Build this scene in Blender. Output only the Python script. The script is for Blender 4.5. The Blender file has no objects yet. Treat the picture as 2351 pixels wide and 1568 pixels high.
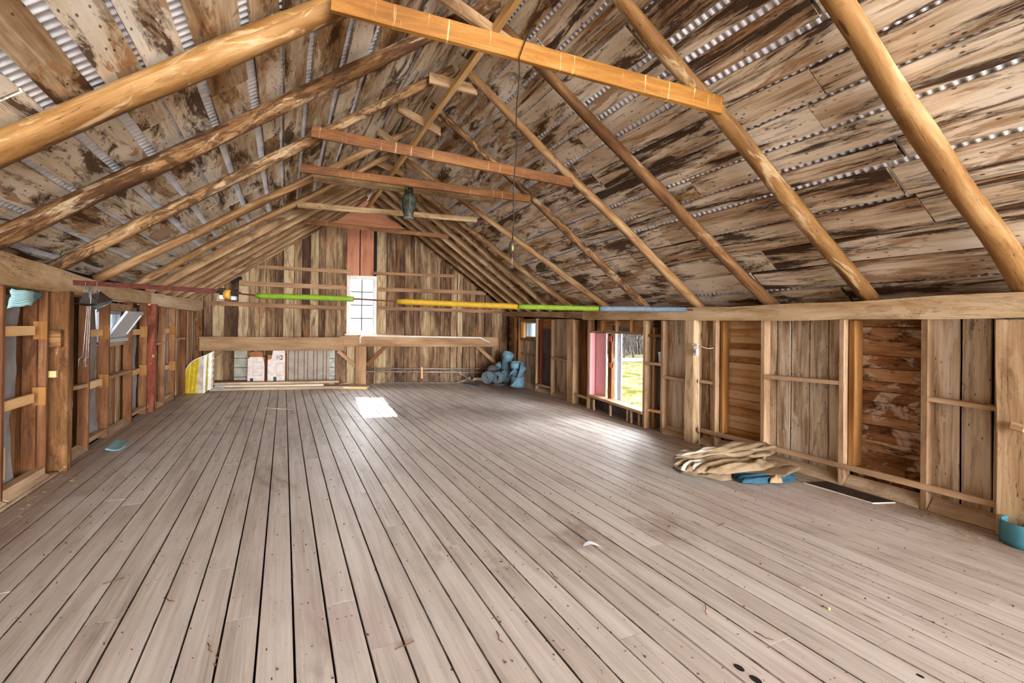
import bpy, bmesh, math, random
from mathutils import Vector as V, Matrix
from mathutils import noise as mn
random.seed(7)
C = bpy.context.scene.collection
SC = bpy.context.scene
PI = math.pi

# ------------------------------------------------------------------ camera
FPX, CXP, CYP, EYE = 1113.97, 1175.5, 742.84, 1.5
_y, _p, _r = (math.radians(a) for a in (25.159, 0.2866, 0.6316))
_F = V((math.sin(_y), math.cos(_y), 0)); _R = V((math.cos(_y), -math.sin(_y), 0)); _U = V((0, 0, 1))
_F2 = _F * math.cos(_p) + _U * math.sin(_p); _U2 = _U * math.cos(_p) - _F * math.sin(_p)
_R3 = _R * math.cos(_r) + _U2 * math.sin(_r); _U3 = _U2 * math.cos(_r) - _R * math.sin(_r)
ORG = V((0, 0, EYE))
cam_d = bpy.data.cameras.new('camera'); cam = bpy.data.objects.new('camera', cam_d); C.objects.link(cam)
cam_d.sensor_width = 36.0; cam_d.lens = FPX / 2351 * 36.0
cam_d.shift_y = (CYP - 784) / 2351; cam_d.clip_start = 0.05; cam_d.clip_end = 500
m = Matrix((_R3, _U3, -_F2)).transposed().to_4x4(); m.translation = ORG
cam.matrix_world = m
SC.camera = cam

# ------------------------------------------------------------------ light
SC.view_settings.view_transform = 'Standard'; SC.view_settings.look = 'None'
SC.view_settings.gamma = 1.0; SC.view_settings.exposure = 1.35
W = bpy.data.worlds.new('world'); SC.world = W; W.use_nodes = True
wn = W.node_tree.nodes; wl = W.node_tree.links
wn['Background'].inputs['Color'].default_value = (0.93, 0.96, 1.0, 1)
wn['Background'].inputs['Strength'].default_value = 0.8
def sun(name, travel, strength, angle, col):
    d = bpy.data.lights.new(name, 'SUN'); d.energy = strength; d.angle = math.radians(angle); d.color = col
    o = bpy.data.objects.new(name, d); C.objects.link(o)
    o.rotation_euler = V(travel).to_track_quat('-Z', 'Y').to_euler(); o.location = (0, -6, 6)
    return o
# the real sun stands beyond the back gable; the second is a wide soft fill added through the front left open
sun('sunlight', (-0.06, -0.84, -0.47), 4.5, 0.6, (1, 0.95, 0.88))
sun('open_end_fill', (-0.22, 0.92, -0.14), 13.5, 60, (0.97, 0.98, 1.0))
sun('upward_fill', (0.26, 0.88, 0.36), 9.0, 76, (0.98, 0.98, 1.0))   # added fill shining up at the ceiling; no yard stands there to reflect it
sun('window_daylight', (0.04, -0.84, -0.42), 12.0, 70, (0.97, 0.98, 1.0))      # bright sky beyond the back gable
sun('doorway_daylight', (-0.86, -0.22, -0.36), 8.0, 64, (0.96, 0.98, 1.0))      # bright sky on the doorway side
SC.cycles.max_bounces = 8; SC.cycles.diffuse_bounces = 5; SC.cycles.glossy_bounces = 3
SC.cycles.transmission_bounces = 4; SC.cycles.caustics_reflective = False; SC.cycles.caustics_refractive = False
SC.cycles.use_denoising = True

# ------------------------------------------------------------------ photo ray helpers (measuring the place)
def ray(x, y): return _F2 + (x - CXP) / FPX * _R3 - (y - CYP) / FPX * _U3
def on_z(x, y, z=0.0): d = ray(x, y); return ORG + d * ((z - EYE) / d.z)
def on_y(x, y, yy): d = ray(x, y); return ORG + d * (yy / d.y)
def lerp(a, b, t): return a + (b - a) * t
def table(tab, y):
    if y <= tab[0][0]: return tab[0][1]
    for (a, va), (b, vb) in zip(tab, tab[1:]):
        if y <= b: return va + (vb - va) * (y - a) / (b - a)
    return tab[-1][1]
RXT = [(0, 4.84), (5.8, 4.88), (7.6, 5.08), (9.2, 5.27), (12.2, 5.42)]
LXT = [(0, -2.05), (9.5, -2.05), (13.4, -1.75)]
def RX(y): return table(RXT, y)
def LX(y): return table(LXT, y)
def on_side(x, y, f, off=0.0):
    yy = 6.0; d = ray(x, y)
    for _ in range(40):
        t = (f(yy) + off) / d.x; yy = lerp(yy, d.y * t, .7)
    return ORG + d * t
def on_R(x, y, off=0.0): return on_side(x, y, RX, off)
def on_L(x, y, off=0.0): return on_side(x, y, LX, off)
def yR(x): return on_R(x, 760).y
def yL(x): return on_L(x, 760).y
BK = 0.19
def BY(x): return 13.4 - BK * (x + 1.8)
def on_B(x, y, off=0.0):
    d = ray(x, y); t = (13.4 - BK * 1.8 - off) / (d.y + BK * d.x); return ORG + d * t
RIDX, RIDZ, SKEW = 1.85, 4.62, 0.17
def eaveR(y): return V((RX(y) + .06, y, 1.80 + (0.07 if y > 9 else 0) * min(1, (y - 9) / 3)))
def eaveL(y): return V((LX(y) - .05, y, 2.05))
def ridge(y): return V((RIDX, y, RIDZ))
def slopeR(t, y):                       # y is the depth at the eave
    e = eaveR(y); return e.lerp(ridge(y + SKEW * (e.x - RIDX)), t)
def slopeL(t, y):
    e = eaveL(y); return e.lerp(ridge(y - SKEW * (RIDX - e.x)), t)
def nrm(f, y): 
    a = f(0, y); b = f(1, y); n = (b - a).cross(V((0, 1, 0)));  n.normalize()
    return n if n.z > 0 else -n
def on_slope(x, y, f, lift=0.0):
    yy = 5.0; d = ray(x, y)
    for _ in range(60):
        n = nrm(f, yy); q = f(0, yy) + n * lift
        t = (q - ORG).dot(n) / d.dot(n); P = ORG + d * t
        e = f(0, yy); s = (P.x - e.x) / (RIDX - e.x)
        ny = P.y - (f(s, yy).y - yy); yy = lerp(yy, ny, .6)
    return P

# ------------------------------------------------------------------ mesh builder
class MB:
    def __init__(s): s.v = []; s.f = []; s.uv = []; s.r = []; s.sm = []; s.mi = []; s.m = 0
    def face(s, idx, uvs, r, smooth=False):
        s.f.append(idx); s.uv.append(uvs); s.r.append(r); s.sm.append(smooth); s.mi.append(s.m)
    def beam(s, p0, p1, w, d, up=(0, 0, 1), seg=1, jit=0.0, ch=0.0, taper=1.0, bow=0.0, bowdir=None, caps=True, r=None, fr=1.3):
        """square timber from p0 to p1; w across, d along up"""
        p0, p1 = V(p0), V(p1); T = p1 - p0; L = T.length; T.normalize(); up = V(up)
        a = T.cross(up).normalized(); b = a.cross(T).normalized()
        r = random.random() if r is None else r; ou, ov = random.uniform(-40, 40), random.uniform(-40, 40); q = random.uniform(-50, 50)
        if ch: ring = [(-.5, -.5, 1, 0), (.5, -.5, -1, 0), (.5, -.5, 0, 1), (.5, .5, 0, -1), (.5, .5, -1, 0), (-.5, .5, 1, 0), (-.5, .5, 0, -1), (-.5, -.5, 0, 1)]
        else: ring = [(-.5, -.5, 0, 0), (.5, -.5, 0, 0), (.5, .5, 0, 0), (-.5, .5, 0, 0)]
        n = len(ring); base = len(s.v); per = [0]
        for i in range(n):
            x0, y0 = ring[i][0] * w + ring[i][2] * ch, ring[i][1] * d + ring[i][3] * ch
            j = (i + 1) % n; x1, y1 = ring[j][0] * w + ring[j][2] * ch, ring[j][1] * d + ring[j][3] * ch
            per.append(per[-1] + math.hypot(x1 - x0, y1 - y0))
        for k in range(seg + 1):
            t = k / seg; sc = 1 + (taper - 1) * t; o = p0 + T * L * t
            if bow: o = o + V(bowdir) * (bow * 4 * t * (1 - t))
            for i, (x, y, cx, cy) in enumerate(ring):
                jx = jy = 0
                if jit:
                    jx = mn.noise(V((q + L * t * fr, x * 7, y * 3 + 1))) * jit * 2; jy = mn.noise(V((q + 9 + L * t * fr, x * 3, y * 7))) * jit * 2
                s.v.append(o + a * ((x * w + cx * ch) * sc + jx) + b * ((y * d + cy * ch) * sc + jy))
        for k in range(seg):
            for i in range(n):
                j = (i + 1) % n; A = base + k * n
                u0, u1 = L * k / seg + ou, L * (k + 1) / seg + ou
                s.face((A + i, A + j, A + n + j, A + n + i), ((u0, per[i] + ov), (u0, per[i + 1] + ov), (u1, per[i + 1] + ov), (u1, per[i] + ov)), r, False)
        if caps:
            for A, fl in ((base, True), (base + seg * n, False)):
                idx = list(range(A, A + n)); 
                if fl: idx.reverse()
                s.face(tuple(idx), tuple((ou + ring[i % n][0] * w * .3, ov + ring[i % n][1] * d) for i in (reversed(range(n)) if fl else range(n))), r)
        return s
    def tube(s, pts, rad, n=10, caps=True, r=None, flat=1.0, wob=0.0, smooth=True, upv=None):
        """round tube through pts; rad a number or list; wob roughens it like a trunk"""
        pts = [V(p) for p in pts]; m_ = len(pts)
        rad = rad if isinstance(rad, (list, tuple)) else [rad] * m_
        r = random.random() if r is None else r; ou, ov = random.uniform(-40, 40), random.uniform(-40, 40); q = random.uniform(-50, 50)
        base = len(s.v); L = 0; Ls = []; pa = V(upv) if upv else None
        for k, p in enumerate(pts):
            T = (pts[min(k + 1, m_ - 1)] - pts[max(k - 1, 0)]).normalized()
            if pa is None: pa = T.cross(V((0, 0, 1))) if abs(T.z) < .9 else T.cross(V((1, 0, 0)))
            a = (pa - T * pa.dot(T)).normalized(); pa = a; b = T.cross(a)
            if k: L += (p - pts[k - 1]).length
            Ls.append(L)
            for i in range(n):
                th = 2 * PI * i / n; rr = rad[k]
                if wob: rr *= 1 + wob * (mn.noise(V((q + L * 1.6, math.cos(th) * 1.2, math.sin(th) * 1.2))) + .5 * mn.noise(V((q + L * 7, math.cos(th) * 3, math.sin(th) * 3))))
                s.v.append(p + a * (math.cos(th) * rr) + b * (math.sin(th) * rr * flat))
        for k in range(m_ - 1):
            for i in range(n):
                j = (i + 1) % n; A = base + k * n; c = 2 * PI * rad[k] / n
                s.face((A + i, A + j, A + n + j, A + n + i), ((Ls[k] + ou, c * i + ov), (Ls[k] + ou, c * (i + 1) + ov), (Ls[k + 1] + ou, c * (i + 1) + ov), (Ls[k + 1] + ou, c * i + ov)), r, smooth)
        if caps:
            for A, fl in ((base, True), (base + (m_ - 1) * n, False)):
                ii = list(range(n)); 
                if fl: ii.reverse()
                s.face(tuple(A + i for i in ii), tuple((ou + math.cos(2 * PI * i / n) * .05, ov + math.sin(2 * PI * i / n) * .05) for i in ii), r)
        return s
    def box(s, c, sx, sy, sz, rz=0.0, ch=0.0, r=None):
        c = V(c); d = V((math.cos(rz), math.sin(rz), 0)); return s.beam(c - d * sx / 2, c + d * sx / 2, sy, sz, ch=ch, r=r)
    def grid(s, fn, nu, nv, smooth=True, r=None, uvs=1.0, flip=False):
        base = len(s.v); r = random.random() if r is None else r
        for i in range(nu + 1):
            for j in range(nv + 1): s.v.append(V(fn(i / nu, j / nv)))
        for i in range(nu):
            for j in range(nv):
                A = base + i * (nv + 1) + j
                q = (A, A + nv + 1, A + nv + 2, A + 1); u = ((i / nu, j / nv), ((i + 1) / nu, j / nv), ((i + 1) / nu, (j + 1) / nv), (i / nu, (j + 1) / nv))
                if flip: q = q[::-1]; u = u[::-1]
                s.face(q, tuple((a * uvs, b * uvs) for a, b in u), r, smooth)
        return s
    def prism(s, pts, vec, r=None):
        """closed outline pts extruded by vec"""
        pts = [V(p) for p in pts]; vec = V(vec); n = len(pts); base = len(s.v); r = random.random() if r is None else r
        s.v += pts + [p + vec for p in pts]; o = random.uniform(-20, 20)
        e = (pts[1] - pts[0]).normalized(); nn = vec.normalized(); g = nn.cross(e)
        uv = [(p.dot(e) + o, p.dot(g) + o) for p in pts]
        s.face(tuple(range(base + n - 1, base - 1, -1)), tuple(uv[::-1]), r); s.face(tuple(range(base + n, base + 2 * n)), tuple(uv), r)
        for i in range(n):
            j = (i + 1) % n; l = (pts[j] - pts[i]).length
            s.face((base + i, base + j, base + n + j, base + n + i), ((o, o), (o + l, o), (o + l, o + vec.length), (o, o + vec.length)), r)
        return s
    def build(s, name, mats, parent=None, origin=None):
        me = bpy.data.meshes.new(name); o = bpy.data.objects.new(name, me)
        org = V(origin) if origin is not None else (sum(s.v, V((0, 0, 0))) / max(1, len(s.v)) if parent is None else V((0, 0, 0)))
        if parent is not None: org = V(parent.get('_o', (0, 0, 0)))
        me.from_pydata([tuple(p - org) for p in s.v], [], s.f)
        u = me.uv_layers.new(name='UVMap'); r = me.uv_layers.new(name='R'); k = 0
        for fi, f in enumerate(s.f):
            for j in range(len(f)):
                u.data[k].uv = s.uv[fi][j]; r.data[k].uv = (s.r[fi], 0); k += 1
        me.polygons.foreach_set('use_smooth', s.sm)
        if not isinstance(mats, (list, tuple)): mats = [mats]
        for mm in mats: me.materials.append(mm)
        me.polygons.foreach_set('material_index', s.mi)
        me.update()
        o.location = org if parent is None else (0, 0, 0); C.objects.link(o)
        if parent is not None: o.parent = parent
        return o
def tag(o, label, cat, group=None, kind=None):
    if label: o['label'] = label
    if cat: o['category'] = cat
    if group: o['group'] = group
    if kind: o['kind'] = kind
    return o
def struct(o): o['kind'] = 'structure'; return o
def thing(name, loc, label, cat, group=None):
    o = bpy.data.objects.new(name, None); C.objects.link(o); o.location = loc; o.empty_display_size = .1
    o['_o'] = tuple(loc); return tag(o, label, cat, group)

# ------------------------------------------------------------------ materials
def lin(c):
    return tuple((x / 12.92 if x <= .04045 else ((x + .055) / 1.055) ** 2.4) for x in (v / 255 for v in c)) + (1,)
class NT:
    def __init__(s, name):
        s.m = bpy.data.materials.new(name); s.m.use_nodes = True; s.n = s.m.node_tree.nodes; s.l = s.m.node_tree.links
        s.b = s.n['Principled BSDF']
    def node(s, t, **k):
        n = s.n.new(t)
        for a, b in k.items():
            if a in n.bl_rna.properties: setattr(n, a, b)
        return n
    def link(s, a, b): s.l.new(a, b)
    def uv(s, name='UVMap'): n = s.node('ShaderNodeUVMap'); n.uv_map = name; return n.outputs[0]
    def obj(s): return s.node('ShaderNodeNewGeometry').outputs['Position']
    def mapping(s, src, scale, loc=(0, 0, 0)):
        n = s.node('ShaderNodeMapping'); s.link(src, n.inputs[0]); n.inputs['Scale'].default_value = scale; n.inputs['Location'].default_value = loc; return n.outputs[0]
    def noise(s, src, scale=1, detail=4, rough=.6, dist=0.0):
        n = s.node('ShaderNodeTexNoise'); s.link(src, n.inputs['Vector']); n.inputs['Scale'].default_value = scale; n.inputs['Detail'].default_value = detail
        n.inputs['Roughness'].default_value = rough; n.inputs['Distortion'].default_value = dist; return n.outputs[0]
    def voro(s, src, scale=1, rnd=1.0):
        n = s.node('ShaderNodeTexVoronoi'); s.link(src, n.inputs['Vector']); n.inputs['Scale'].default_value = scale; n.inputs['Randomness'].default_value = rnd; return n.outputs['Distance']
    def ramp(s, src, stops, interp='LINEAR'):
        n = s.node('ShaderNodeValToRGB'); s.link(src, n.inputs[0]); cr = n.color_ramp; cr.interpolation = interp
        while len(cr.elements) < len(stops): cr.elements.new(.5)
        for e, (p, c) in zip(cr.elements, stops): e.position = p; e.color = c if len(c) == 4 else lin(c)
        return n.outputs[0]
    def math(s, op, a, b=0.0, c=None, clamp=False):
        n = s.node('ShaderNodeMath'); n.operation = op; n.use_clamp = clamp
        for i, x in enumerate((a, b) if c is None else (a, b, c)):
            if isinstance(x, (int, float)): n.inputs[i].default_value = x
            else: s.link(x, n.inputs[i])
        return n.outputs[0]
    def step(s, src, lo, hi):
        n = s.node('ShaderNodeMapRange'); s.link(src, n.inputs[0]); n.inputs[1].default_value = lo; n.inputs[2].default_value = hi; n.clamp = True
        n.interpolation_type = 'SMOOTHSTEP'; return n.outputs[0]
    def mix(s, fac, a, b, mode='MIX'):
        n = s.node('ShaderNodeMix'); n.data_type = 'RGBA'; n.blend_type = mode
        if isinstance(fac, (int, float)): n.inputs[0].default_value = fac
        else: s.link(fac, n.inputs[0])
        for k, x in ((6, a), (7, b)):
            if isinstance(x, tuple): n.inputs[k].default_value = x if len(x) == 4 else lin(x)
            else: s.link(x, n.inputs[k])
        return n.outputs[2]
    def out(s, col, rough=.8, bump=None, bs=.3, bd=.004, metal=0.0, spec=.3):
        if isinstance(col, tuple): s.b.inputs['Base Color'].default_value = col if len(col) == 4 else lin(col)
        else: s.link(col, s.b.inputs['Base Color'])
        if isinstance(rough, (int, float)): s.b.inputs['Roughness'].default_value = rough
        else: s.link(rough, s.b.inputs['Roughness'])
        s.b.inputs['Metallic'].default_value = metal; s.b.inputs['Specular IOR Level'].default_value = spec
        if bump is not None:
            n = s.node('ShaderNodeBump'); n.inputs['Strength'].default_value = bs; n.inputs['Distance'].default_value = bd
            s.link(bump, n.inputs['Height']); s.link(n.outputs[0], s.b.inputs['Normal'])
        return s.m
def wood(name, cols, stain=None, samt=.8, sthr=(.52, .60), sscale=(1.5, 5, 1), sdist=1.1, patch=None, pthr=(.5, .56), pscale=(1.2, 4, 1), pamt=.8,
         gl=1.6, gw=38, gamp=.30, bscale=(.9, 5, 1), ramt=.30, knots=0.0, kcol=(58, 34, 20), specks=0.0, drips=None, bs=.5, rough=.85, cracks=0.0):
    """weathered timber: length-wise grain, per-board tone, worn patches, stains, knots, nail specks"""
    t = NT(name); uv = t.uv(); R = t.node('ShaderNodeSeparateXYZ'); t.link(t.uv('R'), R.inputs[0]); r = R.outputs[0]
    off = t.node('ShaderNodeCombineXYZ'); t.link(t.math('MULTIPLY', r, 37.0), off.inputs[2])
    add = t.node('ShaderNodeVectorMath'); add.operation = 'ADD'; t.link(uv, add.inputs[0]); t.link(off.outputs[0], add.inputs[1]); uv = add.outputs[0]
    g = t.noise(t.mapping(uv, (gl, gw, 1)), 1, 5, .65, .6)
    b = t.noise(t.mapping(uv, bscale), 1, 5, .6, .4)
    val = t.math('ADD', t.math('MULTIPLY', t.math('SUBTRACT', g, .5), gamp * 2), t.math('ADD', t.math('MULTIPLY', t.math('SUBTRACT', b, .5), 1.5), .5))
    val = t.math('ADD', val, t.math('MULTIPLY', t.math('SUBTRACT', r, .5), ramt))
    col = t.ramp(val, [(.12 + .76 * i / (len(cols) - 1), c) for i, c in enumerate(cols)])
    if patch:
        pn = t.noise(t.mapping(uv, pscale, (7, 3, 0)), 1, 6, .68, .9)
        col = t.mix(t.math('MULTIPLY', t.step(pn, *pthr), pamt), col, patch)
    if stain:
        sn = t.noise(t.mapping(uv, sscale, (31, 17, 5)), 1, 7, .72, sdist)
        col = t.mix(t.math('MULTIPLY', t.step(sn, *sthr), samt), col, stain)
        edge = t.math('SUBTRACT', t.step(sn, sthr[0] - .02, sthr[0]), t.step(sn, sthr[0], sthr[0] + .03))
        col = t.mix(t.math('MULTIPLY', edge, samt * .5), col, tuple(int(v * .6) for v in stain))
    if knots:
        k = t.voro(t.mapping(uv, (1.1, 5.5, 1)), 1)
        col = t.mix(t.math('MULTIPLY', t.math('SUBTRACT', 1.0, t.step(k, knots * .6, knots)), .75), col, kcol)
    if specks:
        k = t.voro(t.mapping(uv, (9, 22, 1)), 1)
        gate = t.step(t.noise(t.mapping(uv, (1.7, 3, 1)), 1, 2), .42, .5)
        col = t.mix(t.math('MULTIPLY', t.math('MULTIPLY', t.math('SUBTRACT', 1.0, t.step(k, specks * .5, specks)), gate), .85), col, (48, 30, 20))
    if cracks:
        c = t.noise(t.mapping(uv, (1.1, 30, 1), (3, 9, 0)), 1, 3, .5, .3)
        cr = t.math('SUBTRACT', t.step(c, .49, .5), t.step(c, .5, .512))
        gate = t.step(t.noise(t.mapping(uv, (.8, 6, 1)), 1, 2), .5, .6)
        col = t.mix(t.math('MULTIPLY', t.math('MULTIPLY', cr, gate), cracks), col, (40, 26, 16))
    if drips:
        d = t.noise(t.mapping(uv, (45, 2.0, 1)), 1, 3, .6); 
        col = t.mix(t.math('MULTIPLY', t.step(d, .64, .70), .55), col, drips)
    g2 = t.math('ADD', t.math('MULTIPLY', g, .7), t.math('MULTIPLY', b, .3))
    return t.out(col, rough, g2, bs, .006, spec=.25)
M = {}
M['roof'] = wood('roof_board', [(108, 72, 40), (172, 142, 106), (222, 206, 180), (236, 225, 206), (244, 236, 222)], stain=(72, 42, 20), samt=.92, sthr=(.54, .585), sscale=(1.1, 4.4, 1), sdist=.5,
                 patch=(156, 108, 56), pthr=(.54, .60), pscale=(.9, 4.2, 1), pamt=.7, specks=.19, gamp=.16, ramt=.25, bscale=(.7, 3, 1), cracks=.7)
M['roof_near'] = wood('roof_board_dark', [(112, 80, 50), (168, 140, 110), (212, 192, 164), (232, 217, 194), (240, 229, 211)], stain=(54, 30, 14), samt=.94, sthr=(.525, .57), sscale=(.6, 6.0, 1), sdist=.45,
                 patch=(146, 98, 50), pthr=(.54, .60), pscale=(.6, 5.5, 1), pamt=.7, specks=.18, gamp=.34, ramt=.25, bscale=(.6, 3.5, 1), cracks=.9)
M['pole'] = wood('rafter_pole', [(78, 50, 28), (118, 82, 48), (154, 116, 76), (188, 154, 114)], stain=(84, 50, 26), samt=.6, sthr=(.54, .62), patch=(206, 178, 138), pthr=(.56, .64), pamt=.55, gw=22, knots=.10, cracks=.8, bs=.7)
M['pole_gold'] = wood('rafter_pole_golden', [(84, 54, 26), (120, 82, 40), (150, 110, 62), (184, 148, 104)], stain=(110, 64, 26), samt=.5, sthr=(.56, .66), patch=(204, 174, 132), pthr=(.54, .60), pamt=.55, gw=14, bscale=(.8, 3, 1), cracks=.9, bs=.6, rough=.65, knots=.10)
M['pole_bark'] = wood('rafter_pole_bark', [(78, 50, 28), (118, 82, 48), (158, 120, 80), (196, 164, 124)], stain=(66, 40, 20), samt=.8, sthr=(.50, .56), sscale=(4, 9, 1), patch=(196, 172, 136), pthr=(.55, .6), pamt=.6, gw=26, gl=4, gamp=.5, cracks=.9, bs=1.0)
M['sawn'] = wood('rafter_sawn', [(108, 78, 50), (146, 112, 78), (176, 142, 104), (198, 168, 130)], stain=(78, 50, 30), samt=.6, patch=(208, 186, 150), pthr=(.58, .66), pamt=.5)
M['tie0'] = wood('tie_honey', [(98, 60, 20), (126, 80, 28), (146, 98, 38), (164, 118, 58)], stain=(112, 62, 20), samt=.5, sthr=(.6, .7), drips=(232, 200, 140), gamp=.4, gw=24, ramt=.1, bs=.2, rough=.55)
M['tie1'] = wood('tie_red_brown', [(84, 48, 20), (110, 66, 28), (132, 84, 40), (150, 106, 56)], stain=(78, 42, 22), samt=.6, drips=(206, 172, 124), gamp=.35, ramt=.1, bs=.2, rough=.6)
M['tie2'] = wood('tie_grey', [(112, 84, 54), (146, 116, 80), (172, 144, 106), (190, 166, 130)], stain=(98, 66, 38), samt=.6, drips=(210, 186, 146), gamp=.35, ramt=.1, bs=.3)
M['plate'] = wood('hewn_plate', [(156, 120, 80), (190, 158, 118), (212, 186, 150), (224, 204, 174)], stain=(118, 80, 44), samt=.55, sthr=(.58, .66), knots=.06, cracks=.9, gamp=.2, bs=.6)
M['stud'] = wood('stud_tan', [(116, 86, 60), (150, 118, 86), (178, 146, 112), (196, 168, 136)], stain=(112, 72, 40), samt=.4, gamp=.3, ramt=.3, bs=.3)
M['stud_orange'] = wood('stud_orange', [(104, 66, 28), (132, 88, 42), (156, 110, 60), (174, 130, 78)], gamp=.35, ramt=.2, bs=.2)
M['stud_left'] = wood('stud_brown', [(74, 42, 22), (104, 64, 36), (132, 90, 58), (160, 120, 86)], stain=(86, 46, 22), samt=.5, gamp=.3, ramt=.3, bs=.25)
M['block'] = wood('fresh_pine', [(196, 142, 84), (216, 168, 112), (230, 190, 140), (238, 206, 162)], gamp=.25, ramt=.15, bs=.15)
M['post'] = wood('hewn_post', [(128, 96, 64), (166, 132, 96), (194, 162, 124), (212, 186, 150)], stain=(92, 60, 34), samt=.6, sthr=(.58, .66), knots=.08, cracks=.9, bs=.7)
M['post_brown'] = wood('hewn_post_brown', [(70, 42, 20), (98, 62, 32), (124, 84, 48), (164, 126, 86)], stain=(58, 34, 16), samt=.7, patch=(200, 170, 130), pthr=(.6, .66), pamt=.6, knots=.1, cracks=.9, bs=.7)
M['post_red'] = wood('post_red_paint', [(84, 34, 24), (110, 48, 34), (134, 70, 50), (160, 104, 78)], stain=(60, 28, 20), samt=.7, patch=(196, 170, 138), pthr=(.60, .66), pamt=.7, cracks=.6, bs=.5)
M['rail'] = wood('rail_tan', [(142, 110, 80), (174, 140, 106), (196, 164, 130), (210, 182, 150)], gamp=.3, ramt=.3, bs=.25)
M['gable'] = wood('gable_board', [(66, 46, 32), (100, 74, 52), (134, 106, 78), (166, 140, 104), (190, 168, 132)], stain=(70, 46, 32), samt=.7, sthr=(.55, .63), sscale=(1.0, 6, 1), patch=(150, 98, 62), pthr=(.56, .64), pscale=(.9, 4, 1), pamt=.6, gamp=.4, ramt=.55, specks=.10, cracks=.6)
M['wallv'] = wood('wall_board', [(110, 86, 66), (158, 132, 104), (192, 170, 142), (212, 196, 172), (226, 212, 192)], stain=(96, 66, 42), samt=.6, sthr=(.55, .63), sscale=(.7, 7, 1), patch=(220, 210, 196), pthr=(.54, .60), pscale=(1.6, 9, 1), pamt=.65, gamp=.5, ramt=.3, specks=.13, cracks=.9, bs=.7)
M['wallh'] = wood('wall_siding_dark', [(92, 58, 36), (136, 94, 60), (168, 126, 88), (188, 152, 118)], stain=(52, 28, 18), samt=.9, sthr=(.56, .62), sscale=(2.0, 5, 1), patch=(204, 184, 166), pthr=(.52, .58), pscale=(2.2, 3.4, 1), pamt=.75, gamp=.35, ramt=.5)
M['wallh2'] = wood('wall_siding_pale', [(146, 100, 58), (178, 134, 88), (200, 162, 118), (208, 178, 142)], stain=(92, 54, 34), samt=.8, sthr=(.60, .66), sscale=(2.0, 5, 1), gamp=.3, ramt=.6)
M['wall_dark'] = wood('wall_board_brown', [(60, 34, 18), (90, 54, 30), (118, 76, 44), (142, 98, 62)], stain=(46, 26, 14), samt=.6, gamp=.35, ramt=.4)
M['wall_pale'] = wood('wall_board_pale', [(140, 104, 74), (172, 136, 102), (192, 160, 126), (204, 178, 148)], stain=(140, 92, 58), samt=.5, gamp=.3, ramt=.5)
M['pinkboard'] = wood('reddish_board', [(150, 92, 66), (176, 114, 84), (192, 132, 100), (200, 148, 118)], knots=.05, gamp=.2, ramt=.1, bs=.2)
M['base'] = wood('base_board', [(150, 122, 96), (180, 154, 126), (200, 178, 150), (212, 194, 170)], stain=(132, 98, 70), samt=.5, gamp=.2, bs=.3)
M['ply'] = wood('plywood_face', [(122, 92, 62), (146, 114, 82), (166, 134, 100), (182, 152, 118)], gamp=.25, gw=9, gl=.9, ramt=.05, bs=.15, knots=.05, kcol=(90, 62, 40))
M['beam'] = wood('girt_beam', [(110, 78, 54), (142, 106, 76), (166, 128, 94), (182, 148, 114)], gamp=.3, ramt=.3, bs=.3, specks=.08)
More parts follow.
